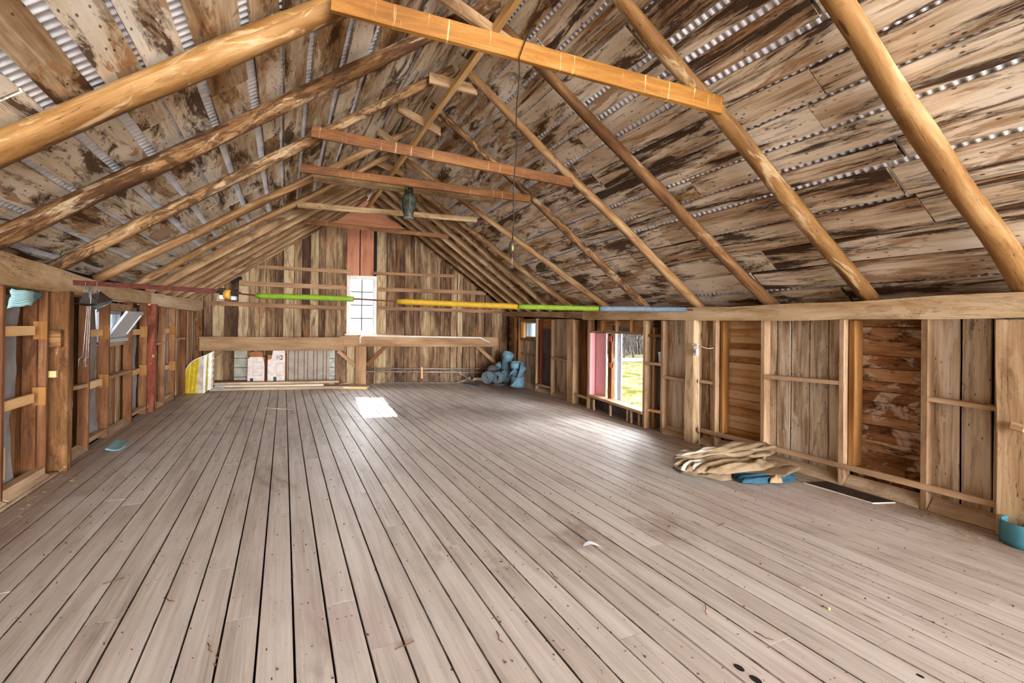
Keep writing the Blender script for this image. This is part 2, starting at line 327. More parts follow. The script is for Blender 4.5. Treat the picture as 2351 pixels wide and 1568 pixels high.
def floor_mat():
    t = NT('floor_board'); uv = t.uv(); R = t.node('ShaderNodeSeparateXYZ'); t.link(t.uv('R'), R.inputs[0]); r = R.outputs[0]
    P = t.obj()
    g = t.noise(t.mapping(uv, (1.3, 60, 1)), 1, 5, .65, .8); g2 = t.noise(t.mapping(uv, (.5, 9, 1)), 1, 4, .6, 1.6)
    b = t.noise(t.mapping(uv, (.7, 3, 1)), 1, 5, .6)
    val = t.math('ADD', t.math('MULTIPLY', t.math('SUBTRACT', g, .5), .75), t.math('ADD', t.math('MULTIPLY', t.math('SUBTRACT', b, .5), 1.0), .5))
    val = t.math('ADD', val, t.math('MULTIPLY', t.math('SUBTRACT', g2, .5), .8))
    val = t.math('ADD', val, t.math('MULTIPLY', t.math('SUBTRACT', r, .5), .10))
    col = t.ramp(val, [(.1, (150, 138, 127)), (.35, (192, 182, 173)), (.6, (215, 207, 200)), (.9, (232, 227, 221))])
    pk = t.noise(P, .55, 3, .5); col = t.mix(t.math('MULTIPLY', t.step(pk, .52, .68), .35), col, (190, 166, 166))
    wt = t.noise(P, 1.3, 5, .6); col = t.mix(t.math('MULTIPLY', t.step(wt, .54, .66), .4), col, (214, 206, 196))
    # worn-in dirt: drifts beside the walls and a few patches trodden into the boards
    S = t.node('ShaderNodeSeparateXYZ'); t.link(P, S.inputs[0]); x = S.outputs[0]; nz = t.noise(P, 1.6, 4, .6)
    dl = t.step(t.math('ADD', t.math('MULTIPLY', x, -1), t.math('MULTIPLY', nz, .7)), 1.5, 2.35)
    dr = t.step(t.math('ADD', x, t.math('MULTIPLY', nz, .9)), 4.55, 5.25)
    dirt = t.math('MULTIPLY', t.math('MAXIMUM', dl, dr), .62)
    col = t.mix(dirt, col, (122, 92, 66))
    fr = t.math('FRACT', t.math('DIVIDE', t.math('SUBTRACT', x, .06 - 40 * .1567), .1567)); ed = t.math('ABSOLUTE', t.math('SUBTRACT', fr, .5))
    seam = t.step(t.math('ADD', ed, t.math('MULTIPLY', t.noise(P, 7, 4, .7), .045)), .484, .503)
    col = t.mix(t.math('MULTIPLY', seam, .85), col, (64, 46, 34))
    d2 = t.noise(t.mapping(P, (1.3, .55, 1), (4, 8, 0)), 1, 6, .65, .5); col = t.mix(t.math('MULTIPLY', t.step(d2, .57, .72), .65), col, (124, 98, 82))
    sp = t.voro(t.mapping(P, (19, 19, 1)), 1); gate = t.step(t.noise(P, 1.1, 2), .42, .6)
    sz = t.noise(P, 9, 2)
    col = t.mix(t.math('MULTIPLY', t.math('MULTIPLY', t.step(t.math('SUBTRACT', t.math('MULTIPLY', sz, .24), sp), .0, .03), gate), .85), col, (70, 50, 38))
    kn = t.voro(t.mapping(uv, (.9, 5, 1)), 1); col = t.mix(t.math('MULTIPLY', t.math('SUBTRACT', 1.0, t.step(kn, .03, .06)), .6), col, (106, 76, 56))
    return t.out(col, .48, t.math('ADD', t.math('MULTIPLY', g, .6), t.math('MULTIPLY', g2, .4)), .35, .004, spec=.35)
M['floor'] = floor_mat()
def plain(name, c, rough=.6, metal=0.0, var=.12, sc=6, spec=.4, bs=.15, c2=None):
    t = NT(name); n = t.noise(t.obj(), sc, 5, .6)
    d = c2 or tuple(int(v * (1 - var * 2)) for v in c)
    return t.out(t.mix(t.step(n, .35, .7), c, d), rough, n, bs, .003, metal, spec)
def metal_mat():
    t = NT('galvanised_sheet'); n = t.noise(t.obj(), 3, 5, .6)
    return t.out(t.ramp(n, [(.3, (196, 196, 200)), (.6, (232, 232, 236)), (.8, (214, 208, 204))]), .42, n, .05, .002, .25, .5)
M['metal'] = metal_mat()
M['dark'] = plain('dark_void', (34, 26, 22), .9)
M['felt'] = plain('grey_felt_paper', (150, 146, 146), .75, var=.1, sc=2.5, c2=(118, 112, 108))
M['felt_dark'] = plain('dark_felt_paper', (92, 88, 86), .7, var=.1, sc=2.5)
M['white'] = plain('white_trim', (206, 212, 222), .5, var=.03)
M['pvc'] = plain('white_pipe', (228, 218, 204), .4, var=.04)
M['osb'] = wood('strand_board', [(150, 98, 52), (184, 132, 78), (210, 164, 108)], gl=18, gw=30, gamp=.7, bscale=(20, 24, 1), bs=.3)
M['redpaint'] = plain('barn_red_paint', (122, 48, 34), .6, var=.1)
M['ins'] = plain('pink_foam_board', (240, 176, 180), .6, var=.03, sc=1.5)
M['red_orange'] = plain('orange_red_board', (206, 104, 74), .6, var=.08)
M['rust'] = plain('rusty_red_iron', (98, 44, 32), .7, .2, var=.15, sc=14)
M['iron'] = plain('dark_iron', (52, 42, 34), .6, .6, var=.15, sc=12)
M['steel'] = plain('dull_steel', (150, 146, 142), .45, .7, var=.12, sc=12)
M['gray_al'] = plain('weathered_aluminium', (186, 174, 162), .5, .4, var=.1, sc=8)
M['green'] = plain('lime_foam', (104, 132, 18), .7, var=.06, sc=20)
M['yellow'] = plain('yellow_foam', (160, 124, 8), .7, var=.06, sc=20)
M['bluefoam'] = plain('grey_blue_foam', (96, 110, 122), .7, var=.06, sc=20)
M['bluerubber'] = plain('blue_foam_roll', (104, 138, 156), .55, var=.07, sc=5, c2=(88, 118, 132))
M['blueroll'] = plain('bright_blue_foam_roll', (78, 146, 166), .5, var=.04, sc=8)

# ------------------------------------------------------------------ floor
b = MB(); PITCH = .1567; i0 = -14
fx = .06 + i0 * PITCH
while fx < 5.75:
    gap = .006 + .005 * random.random()
    if abs(fx + PITCH - 1.88) < .09: gap = .018
    y = -8.0 + random.uniform(-2.5, 0)
    while y < 14.2:
        L = random.uniform(2.4, 4.3); y1 = min(y + L, 14.3)
        z = -.011 + random.uniform(-.0006, .0006)
        b.beam((fx + PITCH / 2, max(y, -8.0), z), (fx + PITCH / 2, y1 - .0015, z), PITCH - gap, .022, ch=.0016, seg=1)
        y = y1
    fx += PITCH
fl = struct(b.build('floor', M['floor'], origin=(0, 0, 0)))
b = MB(); b.box((1.8, 3.0, -.12), 9.0, 23, .15); struct(b.build('floor_underlay', M['dark']))

# ------------------------------------------------------------------ roof boards and corrugated sheets
def roof_side(f, mats, y0, y1, flip, tight):
    b = MB(); L = (f(1, 6) - f(0, 6)).length; s = -.22
    while s < L + .10:
        w = random.uniform(.17, .33) if not tight else random.uniform(.15, .33)
        g = random.choice((.008, .018, .03, .04, .05)) if tight else random.choice((.008, .025, .04, .055, .07))
        if s + w > L + .13: w = L + .13 - s
        y = y0 - random.uniform(0, 2)
        while y < y1:
            yl = min(y + random.uniform(2.1, 4.3), y1); dw = random.uniform(-.02, .004); ds = random.uniform(-.006, .006)
            b.m = 0 if (y + yl) / 2 > 4.2 or len(mats) == 1 else 1
            seg = max(1, int((yl - y) / .45))
            pts = []
            for side in (0, 1):
                row = []
                for k in range(seg + 1):
                    yy = y + (yl - y) * k / seg; ss = s + ds + (w + dw) * side + mn.noise(V((yy * 1.3, s * 9 + side * 5, 0))) * .014
                    t = max(-.1, min(ss / L, 1.035)); row.append((f(t, yy), nrm(f, yy), yy))
                pts.append(row)
            r = random.random(); ou, ov = random.uniform(-40, 40), random.uniform(-40, 40); A = len(b.v)
            warp = random.uniform(0, .012)
            for k in range(seg + 1):
                for side, lift in ((0, .13), (1, .13 + warp), (1, .155 + warp), (0, .155)):
                    p, n, yy = pts[side][k]; b.v.append(p + n * lift)
            for k in range(seg):
                for i, (va, vb) in enumerate(((0, w), (w, w + .02), (w + .02, 2 * w), (2 * w, 2 * w + .02))):
                    j = (i + 1) % 4; q = (A + 4 * k + i, A + 4 * k + j, A + 4 * k + 4 + j, A + 4 * k + 4 + i)
                    u0, u1 = pts[0][k][2] + ou, pts[0][k + 1][2] + ou
                    uv = ((u0, va + ov), (u0, vb + ov), (u1, vb + ov), (u1, va + ov))
                    if flip: q = q[::-1]; uv = uv[::-1]
                    b.face(q, uv, r)
            for A2, rv in ((A, not flip), (A + 4 * seg, flip)):
                q = [A2, A2 + 1, A2 + 2, A2 + 3]; uv = [(ou, ov), (ou, ov + w), (ou + .02, ov + w), (ou + .02, ov)]
                if rv: q = q[::-1]; uv = uv[::-1]
                b.face(tuple(q), tuple(uv), r)
            y = yl + random.choice((.004, .01, .03))
        s += w + g
    return b
YR0, YR1 = -8.0, 12.35
YL0, YL1 = -7.3, 13.55
ce = struct(roof_side(slopeR, [M['roof'], M['roof_near']], YR0, YR1, True, True).build('ceiling', [M['roof'], M['roof_near']], origin=(3.5, 6, 3)))
ce2 = struct(roof_side(slopeL, [M['roof'], M['roof']], YL0, YL1, False, False).build('ceiling', [M['roof'], M['roof']], origin=(0, 6, 3)))
def sheet(f, y0, y1):
    b = MB(); per = .068; n = int((y1 - y0) / per * 8)
    def fn(u, v):
        yy = y0 + (y1 - y0) * u; p = f(-.09 + 1.13 * v, yy); return p + nrm(f, yy) * ((.172) + .014 * math.sin(2 * PI * (yy - y0) / per))
    return b.grid(fn, n, 3)
struct(sheet(slopeR, YR0 - .2, YR1 + .3).build('ceiling_metal_sheeting', M['metal'], origin=(3.5, 6, 3)))
struct(sheet(slopeL, YL0 - .2, YL1 + .3).build('ceiling_metal_sheeting', M['metal'], origin=(0, 6, 3)))

# ------------------------------------------------------------------ rafters
def pole(a, c, r0, r1, bow, mat, label, wob=.15, flat=.85, n=14):
    a, c = V(a), V(c); k = 16; pts = []; rr = []; q = random.uniform(0, 90)
    nn = (c - a).cross(V((0, 1, 0))).normalized()
    for i in range(k + 1):
        t = i / k; w1 = mn.noise(V((q + t * 3, 0, 0))) * .035; w2 = mn.noise(V((q + t * 3, 9, 0))) * .02
        pts.append(a.lerp(c, t) + V((0, 1, 0)) * (w1 + bow * 4 * t * (1 - t)) + nn * w2); rr.append((r0 + (r1 - r0) * t) * (1 + .08 * mn.noise(V((q + t * 6, 3, 0)))))
    o = MB().tube(pts, rr, n, wob=wob, flat=flat).build('rafter', mat); return tag(o, label, 'rafter')
ORD = ['nearest', 'second', 'third', 'fourth', 'fifth', 'sixth', 'seventh', 'eighth', 'ninth', 'tenth', 'eleventh', 'twelfth', 'thirteenth']
RR = [((2345, 650), (1920, 0), 'pole_gold', .082, 'thick golden peeled log rafter at the far right, nearest on the right slope'),
      ((1985, 672), (1423, 0), 'pole_gold', .078, 'golden brown log rafter on the right slope that carries the nearest collar tie'),
      ((1758, 686), (1228, 140), 'pole', .075, 'cracked grey brown log rafter, third from the front on the right slope'),
      ((1600, 695), (1090, 180), 'pole', .068, 'slim brown log rafter with mould at its foot, fourth on the right slope'),
      ((1477, 698), (1030, 276), 'pole_bark', .066, 'deeply furrowed grey log rafter, fifth on the right slope'),
      ((1388, 700), (945, 375), 'pole', .064, 'smooth orange log rafter ending above the open doorway, sixth on the right slope'),
      ((1304, 700), (915, 400), 'pole', .062, 'thin pale log rafter, seventh on the right slope')]
for (bx, by), (tx, ty), mt, r, lab in RR:
    A = on_slope(bx, by, slopeR, .02); B = on_slope(tx, ty, slopeR, .02)
    s = (eaveR(A.y).x + .12 - A.x) / (B.x - A.x); A2 = A + (B - A) * s
    s = (RIDX + .02 - A.x) / (B.x - A.x); B2 = A + (B - A) * s
    pole(A2, B2, r * 1.08, r * .8, random.uniform(-.02, .02), M[mt], lab)
SAWN_R = [9.35, 9.92, 10.5, 11.05, 11.6, 12.1]
for i, y in enumerate(SAWN_R):
    A = slopeR(-.03, y) + nrm(slopeR, y) * .06; B = slopeR(.995, y) + nrm(slopeR, y) * .06
    tag(MB().beam(A, B, .05, .14, up=nrm(slopeR, y), seg=6, jit=.006).build('rafter', M['sawn']), 'sawn plank rafter on the right slope, %s of the six before the back gable' % ['first', 'second', 'third', 'fourth', 'fifth', 'last'][i], 'rafter')
LR = [((0, 342), (700, 48), 'pole_gold', .098, 'massive orange peeled log rafter across the top left corner'),
      ((0, 545), (700, 214), 'pole_bark', .085, 'rough bark-covered log rafter, second from the front on the left slope'),
      ((129, 612), (700, 328), 'pole_bark', .074, 'brown log rafter, third from the front on the left slope'),
      ((241, 634), (700, 415), 'pole', .070, 'smooth brown log rafter, fourth from the front on the left slope'),
      ((321, 647), (700, 455), 'pole', .066, 'pale brown log rafter, fifth from the front on the left slope')]
for (bx, by), (tx, ty), mt, r, lab in LR:
    A = on_slope(bx, by, slopeL, .02); B = on_slope(tx, ty, slopeL, .02)
    s = (LX(A.y) - .12 - A.x) / (B.x - A.x); A2 = A + (B - A) * s
    s = (RIDX - .02 - A.x) / (B.x - A.x); B2 = A + (B - A) * s
    pole(A2, B2, r * 1.05, r * .85, random.uniform(-.03, .03), M[mt], lab)
for i, y in enumerate([10.35, 11.0, 11.65, 12.3, 12.9, 13.35]):
    A = slopeL(-.03, y) + nrm(slopeL, y) * .06; B = slopeL(.995, y) + nrm(slopeL, y) * .06
    tag(MB().beam(A, B, .05, .15, up=nrm(slopeL, y), seg=6, jit=.006).build('rafter', M['sawn']), 'sawn plank rafter on the left slope, %s of the six before the back gable' % ['first', 'second', 'third', 'fourth', 'fifth', 'last'][i], 'rafter')

# ------------------------------------------------------------------ collar ties
TIES = [((762, 0), (1656, 243), 'tie0', .145, 'honey coloured collar tie across the top, nearest of the ties'),
        ((716, 302), (1314, 420), 'tie1', .115, 'red brown collar tie, second from the front'),
        ((690, 386), (1217, 456), 'tie1', .105, 'dark brown collar tie directly in front of the grey one'),
        ((720, 408), (1132, 458), 'tie2', .110, 'weathered grey collar tie just behind a darker one'),
        ((684, 470), (1095, 505), 'tie2', .095, 'mottled grey brown collar tie behind the hanging owl'),
        ((700, 510), (1030, 543), 'tie1', .090, 'orange brown collar tie nearest the back gable')]
TP = []
for i, (l, r, mt, h, lab) in enumerate(TIES):
    A = on_slope(*l, slopeL, -.04); B = on_slope(*r, slopeR, -.04); TP.append((A, B))
    tag(MB().beam(A, B, .042, h, up=(0, 0, 1), seg=8, jit=.004, ch=.003).build('collar_tie', M[mt]), lab, 'collar tie')
# short ties high up under the ridge
for i, (l, r) in enumerate([((1000, 22), (1180, 70)), ((985, 178), (1095, 208)), ((912, 262), (1010, 290)), ((868, 322), (950, 345)), ((865, 378), (925, 392))]):
    A = on_slope(*l, slopeL, -.0); B = on_slope(*r, slopeR, -.0)
    z = (A.z + B.z) / 2; yy = (A.y + B.y) / 2; A.z = B.z = z; 
    tag(MB().beam(A, B, .03, .12, seg=3, jit=.003).build('ridge_tie', M['sawn']), 'short dark board tie tucked up under the ridge, %s from the front' % ORD[i].replace('nearest', 'first'), 'ridge tie')
# hay track timber running lengthwise below the ridge
def on_x(x, y, X): d = ray(x, y); return ORG + d * (X / d.x)
g0 = on_x(1185, 0, 1.78); g1 = on_x(852, 466, 1.78)
tag(MB().beam(g0 + (g0 - g1) * .12, V((1.78, 12.4, g1.z)), .065, .085, seg=10, jit=.006, ch=.004).build('ridge_rail', wood('ridge_rail_honey', [(178, 132, 70), (206, 160, 98), (222, 184, 128), (232, 204, 156)], gamp=.3, knots=.05, bs=.2)), 'long pale timber rail running lengthwise beneath the ridge', 'beam')

# ------------------------------------------------------------------ wall plates
def strip_beam(name, pts_lo, pts_hi, X, dx, mat, label, y0, y1, cat='wall plate'):
    """long hewn timber following the wall; pts tables give its lower and upper edge height"""
    b = MB(); n = max(2, int((y1 - y0) / .22)); base = 0; ou = random.uniform(-30, 30); q = random.uniform(0, 50); r = random.random()
    for k in range(n + 1):
        y = y0 + (y1 - y0) * k / n; x = X(y); lo, hi = table(pts_lo, y), table(pts_hi, y)
        w = [mn.noise(V((q + y * 1.5, i * 7, 0))) * .012 for i in range(4)]
        b.v += [V((x + w[0], y, lo + w[1])), V((x + dx, y, lo)), V((x + dx, y, hi)), V((x + w[2], y, hi + w[3]))]
    h = .2
    for k in range(n):
        for i, (va, vb) in enumerate(((0, .2), (.2, .4), (.4, .6), (.6, .8))):
            j = (i + 1) % 4; qd = (4 * k + i, 4 * k + j, 4 * k + 4 + j, 4 * k + 4 + i); u0, u1 = y0 + (y1 - y0) * k / n + ou, y0 + (y1 - y0) * (k + 1) / n + ou
            uv = ((u0, va), (u0, vb), (u1, vb), (u1, va))
            if dx > 0: qd = qd[::-1]; uv = uv[::-1]
            b.face(qd, uv, r)
    for A, rv in ((0, dx > 0), (4 * n, dx < 0)):
        qd = (A, A + 3, A + 2, A + 1); uv = ((0, 0), (0, .2), (.2, .2), (.2, 0))
        if rv: qd = qd[::-1]; uv = uv[::-1]
        b.face(qd, uv, r)
    return tag(b.build(name, mat), label, cat)
PRL = [(1.5, 1.60), (4, 1.59), (7.4, 1.63), (9.8, 1.70), (12.1, 1.75)]; PRH = [(1.5, 1.79), (3, 1.765), (4.2, 1.765), (7.5, 1.79), (12.1, 1.90)]
PLL = [(3, 1.80), (6.7, 1.78), (9.9, 1.80), (13.4, 1.77)]; PLH = [(3, 2.06), (5.2, 2.05), (7.4, 1.98), (9.9, 1.99), (13.4, 2.0)]
ysp = yR(1340); ys2 = yL(341)
strip_beam('wall_plate', PRL, PRH, lambda y: RX(y) - .03, .2, M['plate'], 'pale hewn wall plate along the top of the right wall, front length', -8, ysp)
strip_beam('wall_plate', [(a, v + .012) for a, v in PRL], [(a, v - .01) for a, v in PRH], lambda y: RX(y) - .015, .2, M['post'], 'greyer wall plate on the right wall beyond the splice, running to the back corner', ysp + .01, 12.0)
strip_beam('wall_plate', PLL, PLH, lambda y: LX(y) + .03, -.2, M['plate'], 'pale hewn wall plate along the top of the left wall, front length', -8, ys2)
strip_beam('wall_plate', [(a, v - .02) for a, v in PLL], PLH, lambda y: LX(y) + .01, -.2, M['plate'], 'pale wall plate on the left wall beyond the notched splice', ys2 + .015, 13.35)

# ------------------------------------------------------------------ right wall
def boards_v(b, X, off, y0, y1, z0, z1, wmin, wmax, gap=.006, th=.022, ztop=None):
    """vertical boards on a side wall, inner face at X(y)+off"""
    y = y0
    sg = 1 if off > 0 else -1
    while y < y1 - .02:
        w = min(random.uniform(wmin, wmax), y1 - y)
        if y1 - (y + w) < .05: w = y1 - y
        zt = z1; c = y + w / 2; x = X(c) + off + sg * (th / 2 + random.uniform(0, .006))
        x0 = X(y) - X(c); x1_ = X(y + w) - X(c)
        b.beam((x, c, z0), (x, c, zt), w - gap, th, up=(1, 0, 0), seg=4, jit=.004)
        y += w
def boards_h(b, X, off, y0, y1, z0, z1, hmin, hmax, gap=.004, th=.02):
    z = z0; sg = 1 if off > 0 else -1
    while z < z1 - .02:
        h = min(random.uniform(hmin, hmax), z1 - z)
        if z1 - (z + h) < .04: h = z1 - z
        b.beam((X(y0) + off + sg * th / 2, y0, z + h / 2), (X(y1) + off + sg * th / 2, y1, z + h / 2), th, h - gap, seg=4, jit=.002)
        z += h
SD = .105
yS1, yS2, yS3, yS4, yS5, yS6 = 2.21, 2.88, 3.735, 4.415, 5.35, yR(1477)
yP2a, yP2b = 4.70, 4.885; yJ = yR(1351); yP1a, yP1b = yR(1318), yR(1306); yS7, yS8, yS9 = yR(1265.5), yR(1230.5), yR(1190)
yD0, yD1 = yR(1470), yR(1389)     # clear opening
mw = [M['wallv'], M['wallh'], M['wallh2'], M['wall_dark'], M['felt_dark'], M['osb'], M['dark']]
b = MB()
b.m = 0
boards_v(b, RX, SD, -8, yS1, .0, 1.62, .17, .25, gap=.018)
boards_v(b, RX, SD, yS2, yS3, .0, 1.60, .15, .21, gap=.013)
boards_v(b, RX, SD, yS4, yP2a, .0, 1.60, .13, .17)
boards_v(b, RX, SD, yP2b - .02, yS5, .0, 1.60, .14, .22)
boards_v(b, RX, SD, yP1b, yS7, 0, 1.66, .10, .16, gap=.007)
boards_v(b, RX, SD, yS8, yS9, 0, 1.18, .08, .14)
b.m = 1
boards_h(b, RX, .2, yS1, yS2, .0, 1.60, .09, .15)
boards_h(b, RX, SD + .03, yS9, 12.1, 0, 1.76, .12, .2)
b.m = 2
boards_h(b, RX, .18, yS3, yS4, .0, 1.60, .07, .11)
b.m = 3
boards_v(b, RX, SD + .02, yJ, yP1b, 0, 1.64, .12, .2)
boards_h(b, RX, SD + .06, yS6, yS5, 1.50, 1.6, .09, .1)
b.m = 5
b.beam((RX(yS7) + SD + .015, yS7, 1.56), (RX(yS8) + SD + .015, yS8, 1.56), .02, .22)
# outer skin closing everything but the doorway and the little window
b.m = 6
yW0, yW1 = yR(1228), yR(1196); zW0, zW1 = on_R(1210, 776).z, on_R(1210, 739).z
def skin(y0, y1, z0, z1): b.beam((RX(y0) + .27, y0, (z0 + z1) / 2), (RX(y1) + .27, y1, (z0 + z1) / 2), .02, z1 - z0)
zD0, zD1 = .235, 1.405
skin(-8, yD0, -.1, 1.85); skin(yD1 + .45, yW0 - .3, -.1, 1.9); skin(yW1 + .3, 12.3, -.1, 1.95); skin(yD0, yD1 + .45, zD1 + .02, 1.85); skin(yD0, yD1 + .45, -.1, zD0 - .03)
skin(yW0 - .3, yW1 + .3, -.1, zW0); skin(yW0 - .3, yW1 + .3, zW1, 1.95); skin(yW0 - .3, yW0, zW0, zW1); skin(yW1, yW1 + .3, zW0, zW1)
wr = struct(b.build('wall_right', mw, origin=(5, 6, .8)))
# grey building paper behind the studs
def paper(name, X, off, y0, y1, z0, z1, mat, label, rip=.02):
    q = random.uniform(0, 60); sg = 1 if off > 0 else -1
    def fn(u, v):
        y = y0 + (y1 - y0) * u; e = 1 if 0 < u < 1 else 0
        yy = y + (mn.noise(V((q + v * 5, u, 0))) * rip if u > .9 else 0)
        z = z0 + (z1 - z0) * v; 
        return (X(yy) + off + mn.noise(V((q + u * 1.6, v * 3.2, 0))) * .045 + mn.noise(V((q + u * 5, v * 9, 4))) * .012, yy, z)
    o = MB().grid(fn, 14, 44).build(name, mat); return tag(o, label, 'building paper')
paper('felt_paper', RX, SD + .05, yS5, yS6, .02, 1.5, M['felt_dark'], 'dark grey building paper between the studs just right of the doorway')
paper('felt_paper', RX, SD + .01, yS7 + .02, yS8 - .02, .02, 1.46, M['felt_dark'], 'dark grey building paper beside the tall red board on the right wall')

def stud(X, off0, y, z0, z1, mat, label, w=.045, d=SD, lean=0.0, name='wall_stud', ch=.002):
    sg = 1 if off0 >= 0 and X is RX else -1
    x = X(y) + sg * d / 2 + (off0 if X is RX else -abs(off0))
    return tag(MB().beam((x, y, z0), (x, y + lean, z1), w, d, up=(1, 0, 0), seg=5, jit=.003, ch=ch).build(name, mat), label, 'stud')
stud(RX, 0, yS1, 0, 1.60, M['stud'], 'upright tan stud nearest on the right wall, left of the near hewn post')
stud(RX, 0, yS2, 0, 1.60, M['stud'], 'upright tan stud on the right wall standing over the black framed board')
stud(RX, .06, yS2 - .06, .2, 1.59, M['stud_orange'], 'orange brown stud doubled behind the tan one over the black framed board', w=.05, d=.13)
stud(RX, 0, yS3, 0, 1.60, M['stud'], 'tan stud rising behind the right half of the crumpled tarp')
stud(RX, 0, yS4, 0, 1.60, M['stud'], 'tan stud rising behind the left half of the crumpled tarp')
stud(RX, .06, yS4 - .06, .2, 1.59, M['stud_orange'], 'orange brown stud doubled beside the pale horizontal siding')
stud(RX, 0, yS5, 0, 1.60, M['stud'], 'tan stud between dark paper and pale boards, right of the doorway')
stud(RX, 0, yS6 - .02, 0, 1.60, M['stud'], 'wide tan right jamb stud of the open doorway', w=.05, d=.20)
stud(RX, .10, yS6 - .11, 0, 1.5, M['stud'], 'narrow tan stud against the dark paper right of the doorway', w=.045, d=.09)
stud(RX, 0, yJ, 0, 1.62, M['stud'], 'tan left jamb stud beside the pink foam board', w=.06, d=.11)
stud(RX, 0, yS7, 0, 1.64, M['stud'], 'thin tan stud right of the dark paper on the far right wall', w=.04)
stud(RX, 0, yS8, 0, 1.68, M['stud'], 'thin tan stud beside the small window on the far right wall', w=.04)
stud(RX, 0, yS9, .0, 1.70, M['stud_left'], 'thin brown stud left of the small window on the far right wall', w=.04)
stud(RX, .0, yR(1176), .0, 1.72, M['stud_left'], 'brown stud closest to the far right corner', w=.05)
tag(MB().beam((RX(yS8) + .06, yS8 - .16, .16), (RX(yS8) + .06, yS8 - .16, 1.66), .02, .1, up=(1, .55, 0)).build('red_board', M['redpaint']), 'tall dark red painted board standing in the bay right of the small window', 'board')
# hewn posts
def post(X, y0, y1, z1, off, d, mat, label, notches=(), mat2=None, z0=0):
    sg = 1 if X is RX else -1; yc = (y0 + y1) / 2; x = X(yc) - sg * off + sg * d / 2
    o = MB().beam((x, yc, z0), (x, yc, z1), y1 - y0, d, up=(1, 0, 0), seg=14, jit=.008, ch=.010).build('hewn_post', mat); return tag(o, label, 'post')
p2 = post(RX, yP2a + .0, yP2b - .02, 1.60, .05, .15, M['post'], 'hewn post with a mortise hole at its foot, carrying the small outlet box')
def recess(par, p, sy, sz, X=RX, nm='mortise', mat=None):
    x = X(p[1]); return MB().beam((p[0], p[1] - sy / 2, p[2]), (p[0], p[1] + sy / 2, p[2]), .012, sz).build(nm, mat or M['dark'], par)
recess(p2, (RX(4.8) - .053, 4.80, .16), .05, .14)
p1 = post(RX, yP1a, yP1b, 1.64, .03, .15, M['post'], 'pale hewn post left of the doorway with an orange side and a hooked peg')
MB().beam((RX(yP1a) + .045, yP1a - .008, 0), (RX(yP1a) + .045, yP1a - .008, 1.62), .012, .13, up=(1, 0, 0), seg=4, jit=.002).build('side_board', M['stud_orange'], p1)
b = MB(); hk = on_R(1312, 812, -.045)
b.tube([hk + V((0, .04 * math.cos(a), .045 * math.sin(a))) for a in [PI * (-.1 + 1.15 * i / 8) for i in range(9)]], .012, 8); b.build('peg', M['block'], p1)
p3 = post(RX, 1.45, 1.735, 1.585, .06, .2, M['post'], 'broad hewn post at the right edge of the view with bolts and an open mortise')
recess(p3, (RX(1.6) - .068, 1.625, .83), .05, .16); recess(p3, (RX(1.6) - .068, 1.655, .08), .05, .12)
b = MB(); 
for (px_, py_) in ((2316, 832), (2341, 958)):
    q = on_R(px_, py_, -.075); b.tube([q, q + V((-.012, 0, 0))], .012, 8)
b.build('bolt', M['iron'], p3)
tag(MB().beam(on_R(2322, 976, -.09), on_R(2352, 985, -.09), .035, .05, ch=.004).build('wood_block', M['post']), 'short rounded wooden block nailed to the near hewn post', 'block')
post(RX, 11.15, 11.35, 1.72, .07, .15, M['post_brown'], 'brown hewn corner post behind the blue foam rolls')
# rails
def rail(X, y0, y1, za, zb, mat, label, w=.045, h=.04, off=.0, d=.09):
    sg = 1 if X is RX else -1
    return tag(MB().beam((X(y0) + sg * (d / 2 + off), y0, za), (X(y1) + sg * (d / 2 + off), y1, zb), d, h, seg=4, jit=.002, ch=.002).build('wall_rail', mat), label, 'rail')
rail(RX, 1.735, yS1 - .024, .915, .93, M['rail'], 'short tan mid-height rail between the near hewn post and the first stud')
rail(RX, yS2 + .024, yS3 - .024, .985, .965, M['rail'], 'pale mid-height rail above the crumpled tarp')
rail(RX, yS4 + .024, yP2a - .02, .81, .81, M['rail'], 'very short mid rail beside the post with the outlet box')
rail(RX, yP2b, yS5 - .024, .79, .80, M['rail'], 'mid-height rail between the outlet box post and the next stud left')
rail(RX, yS5 + .024, yS6 - .05, .97, .97, M['rail'], 'short rail that the white plastic cup stands on')
rail(RX, yS5 + .024, yS6 - .05, .28, .27, M['block'], 'orange pine block low between the studs right of the doorway', off=.05, d=.06)
rail(RX, yS5 + .024, yS6 - .05, 1.38, 1.38, M['stud_orange'], 'orange block high between the studs right of the doorway', off=.05, d=.06)
rail(RX, yP1b, yS7 - .022, .80, .83, M['rail'], 'pale mid rail between the left post and the thin stud')
rail(RX, yS7 + .022, yS8 - .022, .16, .15, M['rail'], 'low pale sill rail under the dark paper on the far right wall')
rail(RX, yS8 + .022, yS9 - .022, .80, .82, M['stud'], 'weathered rail across the boards under the small window', off=.06, d=.03)
rail(RX, yJ + .03, yP1a + .02, .18, .18, M['rail'], 'low rail in the narrow bay left of the doorway', d=.07)
rail(RX, yP2b, yS5 - .024, .045, .05, M['rail'], 'pale floor-level rail between the outlet box post and the next stud', h=.05)
BRZ = .185
tag(MB().beam((RX(1.0) + .01, .9, .20), (RX(yP2a) + .01, yP2a - .02, BRZ), .035, .05, seg=10, jit=.003, ch=.003).build('bottom_rail', M['rail']), 'long raised bottom rail running behind the tarp and past the black board', 'rail')
